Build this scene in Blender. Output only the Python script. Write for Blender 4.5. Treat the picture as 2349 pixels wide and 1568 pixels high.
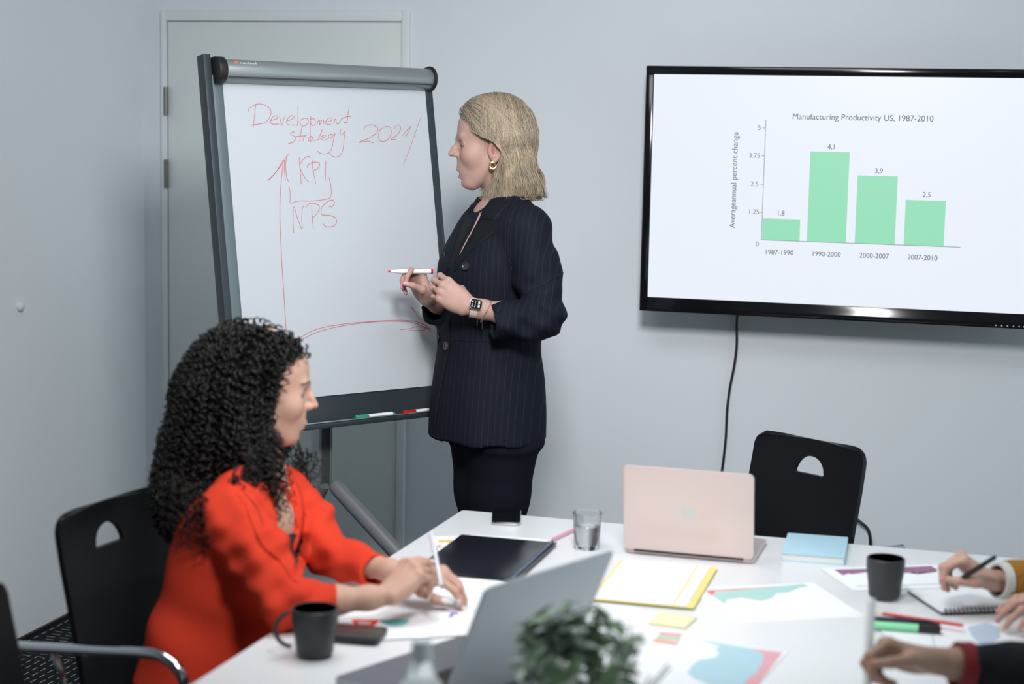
import bpy, bmesh, math, random
import numpy as np
from mathutils import Vector, Matrix, Quaternion

for _o in list(bpy.data.objects):
    bpy.data.objects.remove(_o, do_unlink=True)
SC = bpy.context.scene
COL = SC.collection

# ------------------------------------------------------------------ camera
IMG_W, IMG_H = 2349.0, 1568.0
F_PX = 3958.0
CAM_H = 1.72
PITCH, ROLL, YAW = math.radians(7.03), math.radians(1.163), math.radians(15.61)
_f = np.array([-math.sin(YAW) * math.cos(PITCH), math.cos(YAW) * math.cos(PITCH), -math.sin(PITCH)])
_r0 = np.array([math.cos(YAW), math.sin(YAW), 0.0])
_u0 = np.cross(_r0, _f)
_r = math.cos(ROLL) * _r0 + math.sin(ROLL) * _u0
_u = -math.sin(ROLL) * _r0 + math.cos(ROLL) * _u0
E_R = _r0.copy()                                   # horizontal, to the right of the view
E_F = np.array([-math.sin(YAW), math.cos(YAW), 0.0])  # horizontal, away from the camera
E_Z = np.array([0, 0, 1.0])
CAM_POS = np.array([0, 0, CAM_H])
cam_data = bpy.data.cameras.new('camera')
cam = bpy.data.objects.new('camera', cam_data)
COL.objects.link(cam)
cam.matrix_world = Matrix(((_r[0], _u[0], -_f[0], 0), (_r[1], _u[1], -_f[1], 0), (_r[2], _u[2], -_f[2], CAM_H), (0, 0, 0, 1)))
cam_data.sensor_width = 36.0
cam_data.lens = F_PX / IMG_W * 36.0
cam_data.clip_start = 0.05
cam_data.dof.use_dof = True
cam_data.dof.focus_distance = 5.0
cam_data.dof.aperture_fstop = 2.3
SC.camera = cam

# ------------------------------------------------------------------ world, lamps, exposure
w = bpy.data.worlds.new('world')
SC.world = w
w.use_nodes = True
_bg = w.node_tree.nodes['Background']
_bg.inputs[0].default_value = (0.78, 0.94, 0.98, 1)
_bg.inputs[1].default_value = 1.42
SC.view_settings.view_transform = 'Standard'
SC.view_settings.look = 'None'
SC.view_settings.gamma = 1.0
SC.view_settings.use_curve_mapping = False
SC.view_settings.exposure = 0.0

def area(name, loc, aim, size, power, col, shape='SQUARE'):
    d = bpy.data.lights.new(name, 'AREA')
    d.shape = shape
    d.size = size
    d.energy = power
    d.color = col
    o = bpy.data.objects.new(name, d)
    COL.objects.link(o)
    o.location = loc
    v = Vector(aim) - Vector(loc)
    o.rotation_euler = v.to_track_quat('-Z', 'Y').to_euler()
    return o
area('softbox_light', (-0.45, 2.10, 2.50), (-1.55, 5.8, 0.95), 0.42, 21.0, (1.0, 0.985, 0.98)).data.spread = math.radians(95)
area('ceiling_panel', (-1.08, 3.20, 2.685), (-1.08, 3.20, 0.0), 1.1, 26.0, (0.95, 0.98, 1.0))
for _x, _y in ((-0.75, 2.05), (-0.30, 2.05), (0.55, 3.3)):
    area('ceiling_spot', (_x, _y, 2.66), (_x, _y, 0.0), 0.10, 1.0, (1.0, 0.98, 0.95), 'DISK')

# ------------------------------------------------------------------ helpers
def ray(px, py):
    return _f * F_PX + (px - IMG_W / 2) * _r - (py - IMG_H / 2) * _u
def on_z(px, py, z=0.74):
    d = ray(px, py); return CAM_POS + d * ((z - CAM_H) / d[2])
def on_y(px, py, y):
    d = ray(px, py); return CAM_POS + d * (y / d[1])
def on_x(px, py, x):
    d = ray(px, py); return CAM_POS + d * (x / d[0])
def at(px, py, depth):
    return CAM_POS + ray(px, py) * (depth / F_PX)

def lin(c):
    c = c / 255.0
    return c / 12.92 if c <= 0.04045 else ((c + 0.055) / 1.055) ** 2.4
def rgb(r, g, b):
    return (lin(r), lin(g), lin(b), 1.0)

MATS = {}
def mat(name, col=(0.5, 0.5, 0.5, 1), rough=0.5, metal=0.0, spec=0.5, emit=None, emit_s=1.0, noise=0.0, nscale=40.0,
        bump=0.0, bscale=200.0, trans=0.0, ior=1.45, coat=0.0, sss=0.0, attr=None, sheen=0.0):
    if name in MATS:
        return MATS[name]
    m = bpy.data.materials.new(name)
    m.use_nodes = True
    nt = m.node_tree
    b = nt.nodes['Principled BSDF']
    b.inputs['Base Color'].default_value = col
    b.inputs['Roughness'].default_value = rough
    b.inputs['Metallic'].default_value = metal
    b.inputs['Specular IOR Level'].default_value = spec
    b.inputs['IOR'].default_value = ior
    b.inputs['Transmission Weight'].default_value = trans
    b.inputs['Coat Weight'].default_value = coat
    b.inputs['Sheen Weight'].default_value = sheen
    if sss:
        b.inputs['Subsurface Weight'].default_value = sss
        b.inputs['Subsurface Radius'].default_value = (0.012, 0.005, 0.003)
        b.inputs['Subsurface Scale'].default_value = 0.6
    if emit is not None:
        b.inputs['Emission Color'].default_value = emit
        b.inputs['Emission Strength'].default_value = emit_s
    src = None
    if attr:
        a = nt.nodes.new('ShaderNodeAttribute'); a.attribute_name = attr
        src = a.outputs['Color']
    tc = nt.nodes.new('ShaderNodeTexCoord')
    if noise > 0:
        n = nt.nodes.new('ShaderNodeTexNoise'); n.inputs['Scale'].default_value = nscale; n.inputs['Detail'].default_value = 4
        nt.links.new(tc.outputs['Object'], n.inputs['Vector'])
        mr = nt.nodes.new('ShaderNodeMapRange')
        mr.inputs[1].default_value = 0.25; mr.inputs[2].default_value = 1.42
        mr.inputs[3].default_value = 1 - noise; mr.inputs[4].default_value = 1 + noise
        nt.links.new(n.outputs['Fac'], mr.inputs[0])
        mx = nt.nodes.new('ShaderNodeMix'); mx.data_type = 'RGBA'; mx.blend_type = 'MULTIPLY'; mx.inputs[0].default_value = 1.0
        if src: nt.links.new(src, mx.inputs[6])
        else: mx.inputs[6].default_value = col
        nt.links.new(mr.outputs[0], mx.inputs[7])
        src = mx.outputs[2]
    if src:
        nt.links.new(src, b.inputs['Base Color'])
    if bump > 0:
        n2 = nt.nodes.new('ShaderNodeTexNoise'); n2.inputs['Scale'].default_value = bscale; n2.inputs['Detail'].default_value = 3
        nt.links.new(tc.outputs['Object'], n2.inputs['Vector'])
        bp = nt.nodes.new('ShaderNodeBump'); bp.inputs['Strength'].default_value = bump; bp.inputs['Distance'].default_value = 0.002
        nt.links.new(n2.outputs['Fac'], bp.inputs['Height'])
        nt.links.new(bp.outputs[0], b.inputs['Normal'])
    MATS[name] = m
    return m

def V(p):
    return np.asarray(p, dtype=float)
def unit(v):
    v = V(v); return v / (np.linalg.norm(v) + 1e-12)

class MB:
    """collects geometry; build() links it as ONE mesh object"""
    def __init__(self):
        self.v = []; self.f = []
    def add(self, verts, faces):
        o = len(self.v)
        self.v.extend([tuple(map(float, p)) for p in verts])
        self.f.extend([tuple(i + o for i in fc) for fc in faces])
        return self
    def box(self, lo, hi, M=None):
        x0, y0, z0 = lo; x1, y1, z1 = hi
        p = [(x0, y0, z0), (x1, y0, z0), (x1, y1, z0), (x0, y1, z0), (x0, y0, z1), (x1, y0, z1), (x1, y1, z1), (x0, y1, z1)]
        if M is not None: p = [M(q) for q in p]
        return self.add(p, [(0, 3, 2, 1), (4, 5, 6, 7), (0, 1, 5, 4), (1, 2, 6, 5), (2, 3, 7, 6), (3, 0, 4, 7)])
    def prism(self, poly, z0, z1, M=None):
        n = len(poly)
        p = [(x, y, z0) for x, y in poly] + [(x, y, z1) for x, y in poly]
        if M is not None: p = [M(q) for q in p]
        f = [tuple(range(n - 1, -1, -1)), tuple(range(n, 2 * n))] + [(i, (i + 1) % n, n + (i + 1) % n, n + i) for i in range(n)]
        return self.add(p, f)
    def tube(self, path, rad, n=10, caps=True, up=None):
        path = [V(p) for p in path]; m = len(path)
        if np.isscalar(rad): rad = [rad] * m
        T = [unit(path[min(i + 1, m - 1)] - path[max(i - 1, 0)]) for i in range(m)]
        a = V(up) if up is not None else (V((0, 0, 1)) if abs(T[0][2]) < 0.9 else V((1, 0, 0)))
        N = unit(np.cross(np.cross(T[0], a), T[0]))
        vs = []; fs = []
        for i in range(m):
            N = unit(N - T[i] * (N @ T[i])); B = np.cross(T[i], N)
            for k in range(n):
                t = 2 * math.pi * k / n
                vs.append(path[i] + rad[i] * (math.cos(t) * N + math.sin(t) * B))
        for i in range(m - 1):
            for k in range(n):
                fs.append((i * n + k, i * n + (k + 1) % n, (i + 1) * n + (k + 1) % n, (i + 1) * n + k))
        if caps:
            fs.append(tuple(range(n - 1, -1, -1))); fs.append(tuple((m - 1) * n + k for k in range(n)))
        return self.add(vs, fs)
    def lathe(self, prof, n=32, c=(0, 0, 0), M=None):
        """prof: list of (r,z)"""
        vs = []; fs = []; m = len(prof)
        for r, z in prof:
            for k in range(n):
                t = 2 * math.pi * k / n
                p = (c[0] + r * math.cos(t), c[1] + r * math.sin(t), c[2] + z)
                vs.append(M(p) if M else p)
        for i in range(m - 1):
            for k in range(n):
                fs.append((i * n + k, i * n + (k + 1) % n, (i + 1) * n + (k + 1) % n, (i + 1) * n + k))
        if prof[0][0] > 1e-6: fs.append(tuple(range(n - 1, -1, -1)))
        if prof[-1][0] > 1e-6: fs.append(tuple((m - 1) * n + k for k in range(n)))
        return self.add(vs, fs)
    def build(self, name, material, parent=None, smooth=False, bevel=0.0, bseg=2, origin=None, angle=35):
        me = bpy.data.meshes.new(name)
        vs = self.v
        if origin is not None: vs = [(a - origin[0], b - origin[1], c - origin[2]) for a, b, c in vs]
        me.from_pydata(vs, [], self.f)
        if bevel > 0 or smooth:
            bm = bmesh.new(); bm.from_mesh(me)
            bmesh.ops.remove_doubles(bm, verts=bm.verts, dist=1e-6)
            bmesh.ops.recalc_face_normals(bm, faces=bm.faces)
            if bevel > 0:
                es = [e for e in bm.edges if len(e.link_faces) == 2 and e.calc_face_angle(0) > math.radians(angle)]
                bmesh.ops.bevel(bm, geom=es, offset=bevel, segments=bseg, affect='EDGES', profile=0.5)
            bm.to_mesh(me); bm.free()
        me.validate()
        if smooth or bevel > 0:
            me.shade_smooth()
            try: me.set_sharp_from_angle(angle=math.radians(40))
            except Exception: pass
        return link_mesh(name, me, material, parent)

def link_mesh(name, me, material, parent=None):
    if isinstance(material, (list, tuple)):
        for q in material: me.materials.append(q)
    elif material is not None:
        me.materials.append(material)
    o = bpy.data.objects.new(name, me)
    COL.objects.link(o)
    if parent is not None: o.parent = parent
    return o
def tag(o, label=None, cat=None, group=None, kind=None):
    if label: o['label'] = label
    if cat: o['category'] = cat
    if group: o['group'] = group
    if kind: o['kind'] = kind
    return o
def thing(name, label, cat, loc=(0, 0, 0), rz=0.0, group=None):
    o = bpy.data.objects.new(name, None)
    COL.objects.link(o)
    o.empty_display_size = 0.05
    o.location = tuple(map(float, loc)); o.rotation_euler = (0, 0, rz)
    return tag(o, label, cat, group)
def copy_tree(o, parent=None):
    c = o.copy(); COL.objects.link(c); c.parent = parent
    for ch in o.children: copy_tree(ch, c)
    return c
def rrect(w, h, r, n=5, cx=0.0, cy=0.0):
    pts = []
    for sx, sy, a0 in ((1, 1, 0), (-1, 1, 90), (-1, -1, 180), (1, -1, 270)):
        for k in range(n + 1):
            a = math.radians(a0 + 90 * k / n)
            pts.append((cx + sx * (w / 2 - r) + r * math.cos(a), cy + sy * (h / 2 - r) + r * math.sin(a)))
    return pts
def frame(o, x, y, z):
    o, x, y, z = V(o), V(x), V(y), V(z)
    return lambda p: tuple(o + p[0] * x + p[1] * y + p[2] * z)
def fit_rect(pts):
    """pts TL,TR,BR,BL on a plane z=const -> centre, unit x, unit y, w, h (a true rectangle)"""
    a, b, c, d = [V(p) for p in pts]
    cen = (a + b + c + d) / 4
    ux = unit((b - a) + (c - d)); uy = unit((a - d) + (b - c))
    # share the skew
    m = unit(ux + np.array([uy[1], -uy[0], 0.0])); ux = m; uy = np.array([-m[1], m[0], 0.0])
    w_ = abs(((b - a) + (c - d)) @ ux) / 2; h_ = abs(((a - d) + (b - c)) @ uy) / 2
    return cen, ux, uy, w_, h_
def text_mesh(name, s, size, M, material, parent, align='CENTER', extr=0.0):
    cu = bpy.data.curves.new(name, 'FONT')
    cu.body = s; cu.size = size; cu.align_x = align; cu.align_y = 'CENTER'; cu.extrude = extr
    o = bpy.data.objects.new('tmp_text', cu); COL.objects.link(o)
    dg = bpy.context.evaluated_depsgraph_get()
    me = bpy.data.meshes.new_from_object(o.evaluated_get(dg))
    bpy.data.objects.remove(o, do_unlink=True)
    for v in me.vertices: v.co = M(v.co)
    me.name = name
    me.materials.clear()
    return link_mesh(name, me, material, parent)
def catmull(pts, n=8):
    P = [V(p) for p in pts]
    if len(P) < 3: return P
    P = [2 * P[0] - P[1]] + P + [2 * P[-1] - P[-2]]
    out = []
    for i in range(1, len(P) - 2):
        for k in range(n):
            t = k / n
            out.append(0.5 * ((2 * P[i]) + (-P[i - 1] + P[i + 1]) * t + (2 * P[i - 1] - 5 * P[i] + 4 * P[i + 1] - P[i + 2]) * t * t + (-P[i - 1] + 3 * P[i] - 3 * P[i + 1] + P[i + 2]) * t ** 3))
    out.append(P[-2])
    return out
# ================================================================== the room
WALL_Y, WALL_X = 5.82, -3.055
wallm = mat('wall_paint', (0.74, 0.785, 0.835, 1), rough=0.55, spec=0.3, noise=0.012, nscale=3, bump=0.05, bscale=260)
wallm2 = mat('wall_paint_lightened', (0.80, 0.845, 0.885, 1), rough=0.55, spec=0.3, noise=0.012, nscale=3, bump=0.05, bscale=260)  # left wall: same white paint, colour raised in place of missing light
doorm = mat('door_lacquer', (0.72, 0.765, 0.765, 1), rough=0.35, noise=0.01, nscale=2)
framem = mat('door_frame_lacquer', (0.75, 0.785, 0.81, 1), rough=0.3)

def struct(name, mb, m):
    return tag(mb.build(name, m), kind='structure')
struct('wall_back', MB().box((WALL_X - 0.1, WALL_Y, 0), (3.2, WALL_Y + 0.1, 2.7)), wallm)
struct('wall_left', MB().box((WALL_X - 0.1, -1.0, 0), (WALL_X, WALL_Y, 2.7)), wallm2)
struct('ceiling', MB().box((WALL_X - 0.1, -1.0, 2.70), (3.2, WALL_Y + 0.1, 2.8)), mat('ceiling_paint', (0.74, 0.76, 0.78, 1), rough=0.7))

struct('wall_rear_blocker', MB().box((WALL_X - 0.1, -1.1, 0), (3.2, -1.0, 2.7)), mat('blocker_dark', (0.16, 0.17, 0.18, 1), rough=0.7))  # unseen; added and coloured dark to keep ambient light off the seated woman
struct('wall_right_blocker', MB().box((3.2, -1.1, 0), (3.3, 1.4, 2.7)), MATS['blocker_dark'])  # unseen dark part-wall, added to block ambient light from the near right
def carpet():
    m = bpy.data.materials.new('carpet_dashes'); m.use_nodes = True
    nt = m.node_tree; b = nt.nodes['Principled BSDF']; b.inputs['Roughness'].default_value = 0.9; b.inputs['Specular IOR Level'].default_value = 0.15
    N = lambda t: nt.nodes.new('ShaderNode' + t)
    tc = N('TexCoord'); sx = N('SeparateXYZ'); nt.links.new(tc.outputs['Object'], sx.inputs[0])
    def M(op, a, b_=None):
        n = N('Math'); n.operation = op
        for i, q in enumerate((a, b_)):
            if q is None: continue
            if isinstance(q, (int, float)): n.inputs[i].default_value = q
            else: nt.links.new(q, n.inputs[i])
        return n.outputs[0]
    # half-metre tiles with alternating dash direction
    tx = M('FLOOR', M('DIVIDE', sx.outputs[0], 0.5)); ty = M('FLOOR', M('DIVIDE', M('ADD', sx.outputs[1], 0.21), 0.5))
    par = M('MODULO', M('ADD', M('ADD', tx, ty), 100), 2)
    def dash(u, v):
        v2 = M('MULTIPLY', v, 34.0); row = M('FLOOR', v2)
        u2 = M('ADD', M('MULTIPLY', u, 20.0), M('MULTIPLY', M('SINE', M('MULTIPLY', row, 12.9898)), 7.3))
        return M('MULTIPLY', M('LESS_THAN', M('FRACT', v2), 0.16), M('LESS_THAN', M('FRACT', u2), 0.62))
    d1 = dash(sx.outputs[0], sx.outputs[1]); d2 = dash(sx.outputs[1], sx.outputs[0])
    fac = M('ADD', M('MULTIPLY', d1, M('SUBTRACT', 1.0, par)), M('MULTIPLY', d2, par))
    mx = N('Mix'); mx.data_type = 'RGBA'; nt.links.new(fac, mx.inputs[0])
    mx.inputs[6].default_value = (0.010, 0.013, 0.016, 1); mx.inputs[7].default_value = (0.30, 0.33, 0.34, 1)
    nt.links.new(mx.outputs[2], b.inputs['Base Color'])
    return m
struct('floor', MB().box((WALL_X - 0.1, -1.0, -0.1), (3.2, WALL_Y + 0.1, 0)), carpet())
struct('baseboard_left', MB().box((WALL_X, -1.0, 0), (WALL_X + 0.012, WALL_Y, 0.012)), mat('skirting_black', (0.012, 0.013, 0.014, 1), rough=0.5))
struct('baseboard_back', MB().box((-2.0, WALL_Y - 0.012, 0), (3.2, WALL_Y, 0.012)), MATS['skirting_black'])

# door in the back wall
_a = on_y(373.5, 28, WALL_Y); _b = on_y(943.5, 22.5, WALL_Y); _c = on_y(386.5, 50, WALL_Y); _d = on_y(925, 47.5, WALL_Y)
fx0, fx1, fz = _a[0], _b[0], (_a[2] + _b[2]) / 2
lx0, lx1, lz = _c[0], _d[0], (_c[2] + _d[2]) / 2
dr = tag(bpy.data.objects.new('door_1', None), kind='structure'); COL.objects.link(dr); dr.location = (lx0, WALL_Y, 0)
O = (lx0, WALL_Y, 0)
MB().box((lx0 + 0.004, WALL_Y - 0.014, 0.005), (lx1 - 0.002, WALL_Y + 0.004, lz - 0.004)).build('door_leaf', doorm, dr, bevel=0.002, origin=O)
MB().box((fx0, WALL_Y - 0.020, 0), (lx0, WALL_Y + 0.004, fz)).build('door_frame_side', framem, dr, bevel=0.003, origin=O)
MB().box((lx1, WALL_Y - 0.020, 0), (fx1, WALL_Y + 0.004, fz)).build('door_frame_side', framem, dr, bevel=0.003, origin=O)
MB().box((lx0, WALL_Y - 0.020, lz), (lx1, WALL_Y + 0.004, fz)).build('door_frame_head', framem, dr, bevel=0.003, origin=O)
hm = mat('hinge_brass', rgb(120, 122, 112), rough=0.35, metal=0.9)
for ya, yb in ((199, 264), (365, 430)):
    za = on_y(384, ya, WALL_Y)[2]; zb = on_y(385, yb, WALL_Y)[2]
    MB().tube([(lx0 + 0.001, WALL_Y - 0.026, zb), (lx0 + 0.001, WALL_Y - 0.026, za)], 0.0075, 10).build('hinge', hm, dr, smooth=True, origin=O)
MB().tube([(lx0 + 0.001, WALL_Y - 0.026, 0.30), (lx0 + 0.001, WALL_Y - 0.026, 0.40)], 0.0075, 10).build('hinge', hm, dr, smooth=True, origin=O)

# small white bumper on the left wall
_p = on_x(44.5, 703, WALL_X)
bp = MB().lathe([(0.0, 0.016), (0.008, 0.015), (0.014, 0.011), (0.0165, 0.004), (0.0165, 0.0)][::-1], 24, M=frame(_p, (0, 1, 0), (0, 0, 1), (1, 0, 0)))
tag(bp.build('wall_bumper', mat('bumper_white', rgb(215, 220, 224), rough=0.4), smooth=True, origin=_p), 'small round white door bumper stuck on the left wall', 'wall bumper').location = _p

# ================================================================== television
TV_Y = 5.60
a = on_y(1484.2, 150.4, TV_Y); b = on_y(1465.5, 711.6, TV_Y)
tx0 = (a[0] + b[0]) / 2; tz1 = a[2]; tz0 = b[2]
si = on_y(1501.6, 170.1, TV_Y); sb = on_y(1484.4, 680.4, TV_Y)
sx0 = (si[0] + sb[0]) / 2; sz1 = si[2]; sz0 = sb[2]
sx1 = sx0 + (sz1 - sz0) * 16 / 9; tx1 = sx1 + (sx0 - tx0)
O = ((tx0 + tx1) / 2, TV_Y, tz0)
tv = thing('television', 'large black wall-mounted television showing a green bar chart', 'television', O)
blackgloss = mat('tv_black_gloss', (0.006, 0.007, 0.009, 1), rough=0.12, spec=0.5)
blackmatt = mat('black_plastic', (0.012, 0.013, 0.015, 1), rough=0.45)
MB().box((tx0 + 0.01, TV_Y + 0.012, tz0 + 0.012), (tx1 - 0.01, TV_Y + 0.062, tz1 - 0.01)).build('housing', blackmatt, tv, bevel=0.008, origin=O)
MB().box((tx0 + 0.45, TV_Y + 0.05, tz0 + 0.2), (tx1 - 0.45, WALL_Y, tz1 - 0.2)).build('wall_bracket', blackmatt, tv, origin=O)
bz = 0.016
MB().box((tx0, TV_Y - 0.004, sz1), (tx1, TV_Y + 0.03, tz1)).build('bezel', blackgloss, tv, bevel=0.003, origin=O)
MB().box((tx0, TV_Y - 0.004, tz0), (sx0, TV_Y + 0.03, sz1)).build('bezel', blackgloss, tv, bevel=0.003, origin=O)
MB().box((sx1, TV_Y - 0.004, tz0), (tx1, TV_Y + 0.03, sz1)).build('bezel', blackgloss, tv, bevel=0.003, origin=O)
MB().prism([(0.004, sz0), (0.004, sz0 - 0.006), (-0.006, tz0 + 0.018), (-0.006, tz0), (0.03, tz0), (0.03, sz0)], sx0, sx1,
           M=lambda p: (p[2], TV_Y + p[0], p[1])).build('bezel', blackgloss, tv, bevel=0.0015, origin=O)
def scr(name, col, s=1.0):
    return mat(name, (0.02, 0.02, 0.02, 1), rough=0.35, spec=0.3, emit=col, emit_s=s)
screen = MB().box((sx0, TV_Y + 0.004, sz0), (sx1, TV_Y + 0.012, sz1)).build('screen', scr('screen_white', rgb(233, 239, 249)), tv, origin=O)
SY = TV_Y + 0.0034
TOUT = MB()
def spx(x, y):
    return on_y(x, y, SY)
def srect(name, x0, x1, z0, z1, m, dy=0.0):
    return MB().box((x0, SY - dy - 0.0004, z0), (x1, SY - dy, z1)).build(name, m, screen, origin=O)
green = scr('screen_green', rgb(150, 222, 186)); ink = scr('screen_grey', rgb(96, 104, 114)); ink2 = scr('screen_dark', rgb(78, 86, 96))
base_z = spx(1746, 550)[2]
for (xa, ya, xb) in ((1746, 500, 1833), (1859, 347, 1946), (1967, 402, 2056), (2077, 458, 2166)):
    A_ = spx(xa, ya)
    xl = spx((xa if xa == 1746 else xa - 4), ya + 100)[0]; xr = spx(xb - 1, ya + 100)[0]
    srect('chart_bar', xl, xr, base_z, A_[2], green)
srect('chart_axis', spx(1751, 430)[0] - 0.0008, spx(1751, 430)[0] + 0.0008, base_z, spx(1756, 275)[2], ink)
srect('chart_axis', spx(1746, 550)[0], spx(2203, 567)[0], base_z - 0.0008, base_z + 0.0008, ink)
ax_x = spx(1751, 430)[0]
for s, (x, y) in (('5', (1742, 293)), ('3.75', (1731, 357)), ('2.5', (1731, 422)), ('1.25', (1729, 486)), ('0', (1737, 560))):
    q = spx(x, y)
    text_mesh('screen_text', s, 0.0215, frame((q[0], SY - 0.0006, q[2]), (1, 0, 0), (0, 0, 1), (0, -1, 0)), ink, screen)
    if s != '0': srect('axis_tick', ax_x - 0.010, ax_x, q[2] - 0.0007, q[2] + 0.0007, ink)
for s, (x, y), h in (('Manufacturing Productivity US, 1987-2010', (1978, 270), 0.0268), ('1,8', (1791, 489), 0.0225), ('4,1', (1908, 337), 0.0225), ('3,9', (2016, 392), 0.0225),
                  ('2,5', (2126, 447), 0.0225), ('1987-1990', (1787, 579), 0.0225), ('1990-2000', (1895, 583), 0.0225), ('2000-2007', (2005, 587), 0.0225), ('2007-2010', (2116, 591), 0.0225)):
    q = spx(x, y)
    text_mesh('screen_text', s, h, frame((q[0], SY - 0.0006, q[2]), (0.96, 0, 0), (0, 0, 1), (0, -1, 0)), ink2, screen)
q = spx(1684, 413)
text_mesh('screen_text', 'Averageannual percent change', 0.0262, frame((q[0], SY - 0.0006, q[2]), (0, 0, 0.96), (-1, 0, 0), (0, -1, 0)), ink2, screen)
for o_ in list(screen.children):
    if o_.name.startswith('screen_text'):
        for v in o_.data.vertices: v.co -= Vector(O)
wm = mat('print_white', rgb(190, 195, 200), rough=0.5)
for k, x in enumerate((2284, 2298, 2311, 2325, 2338, 2349)):
    q = on_y(x, 746 + 0.05 * (x - 2284), TV_Y - 0.007)
    MB().box((q[0] - 0.002, TV_Y - 0.0075, q[2] - 0.002), (q[0] + 0.002, TV_Y - 0.006, q[2] + 0.002)).build('control_mark', wm, tv, origin=O)

# cable hanging under the television
pts = catmull([(on_y(x, y, WALL_Y - 0.012)) for x, y in ((1694, 700), (1690, 740), (1690, 790), (1684, 840), (1674, 890), (1668, 940), (1665, 1000), (1660, 1050), (1654, 1095), (1648, 1150), (1645, 1215), (1643, 1300))], 6)
tag(MB().tube(pts, 0.0045, 8).build('power_cable', blackmatt, smooth=True), 'thin black cable hanging down the wall under the television', 'cable')
pts = catmull([on_y(x, y, WALL_Y - 0.03) for x, y in ((1950, 1180), (1975, 1198), (1990, 1212), (1996, 1232), (1996, 1260), (1990, 1290))], 6)
tag(MB().tube(pts, 0.0055, 8).build('cable_loop', blackmatt, smooth=True), 'black cable looping by the wall behind the right-hand chair', 'cable')
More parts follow.
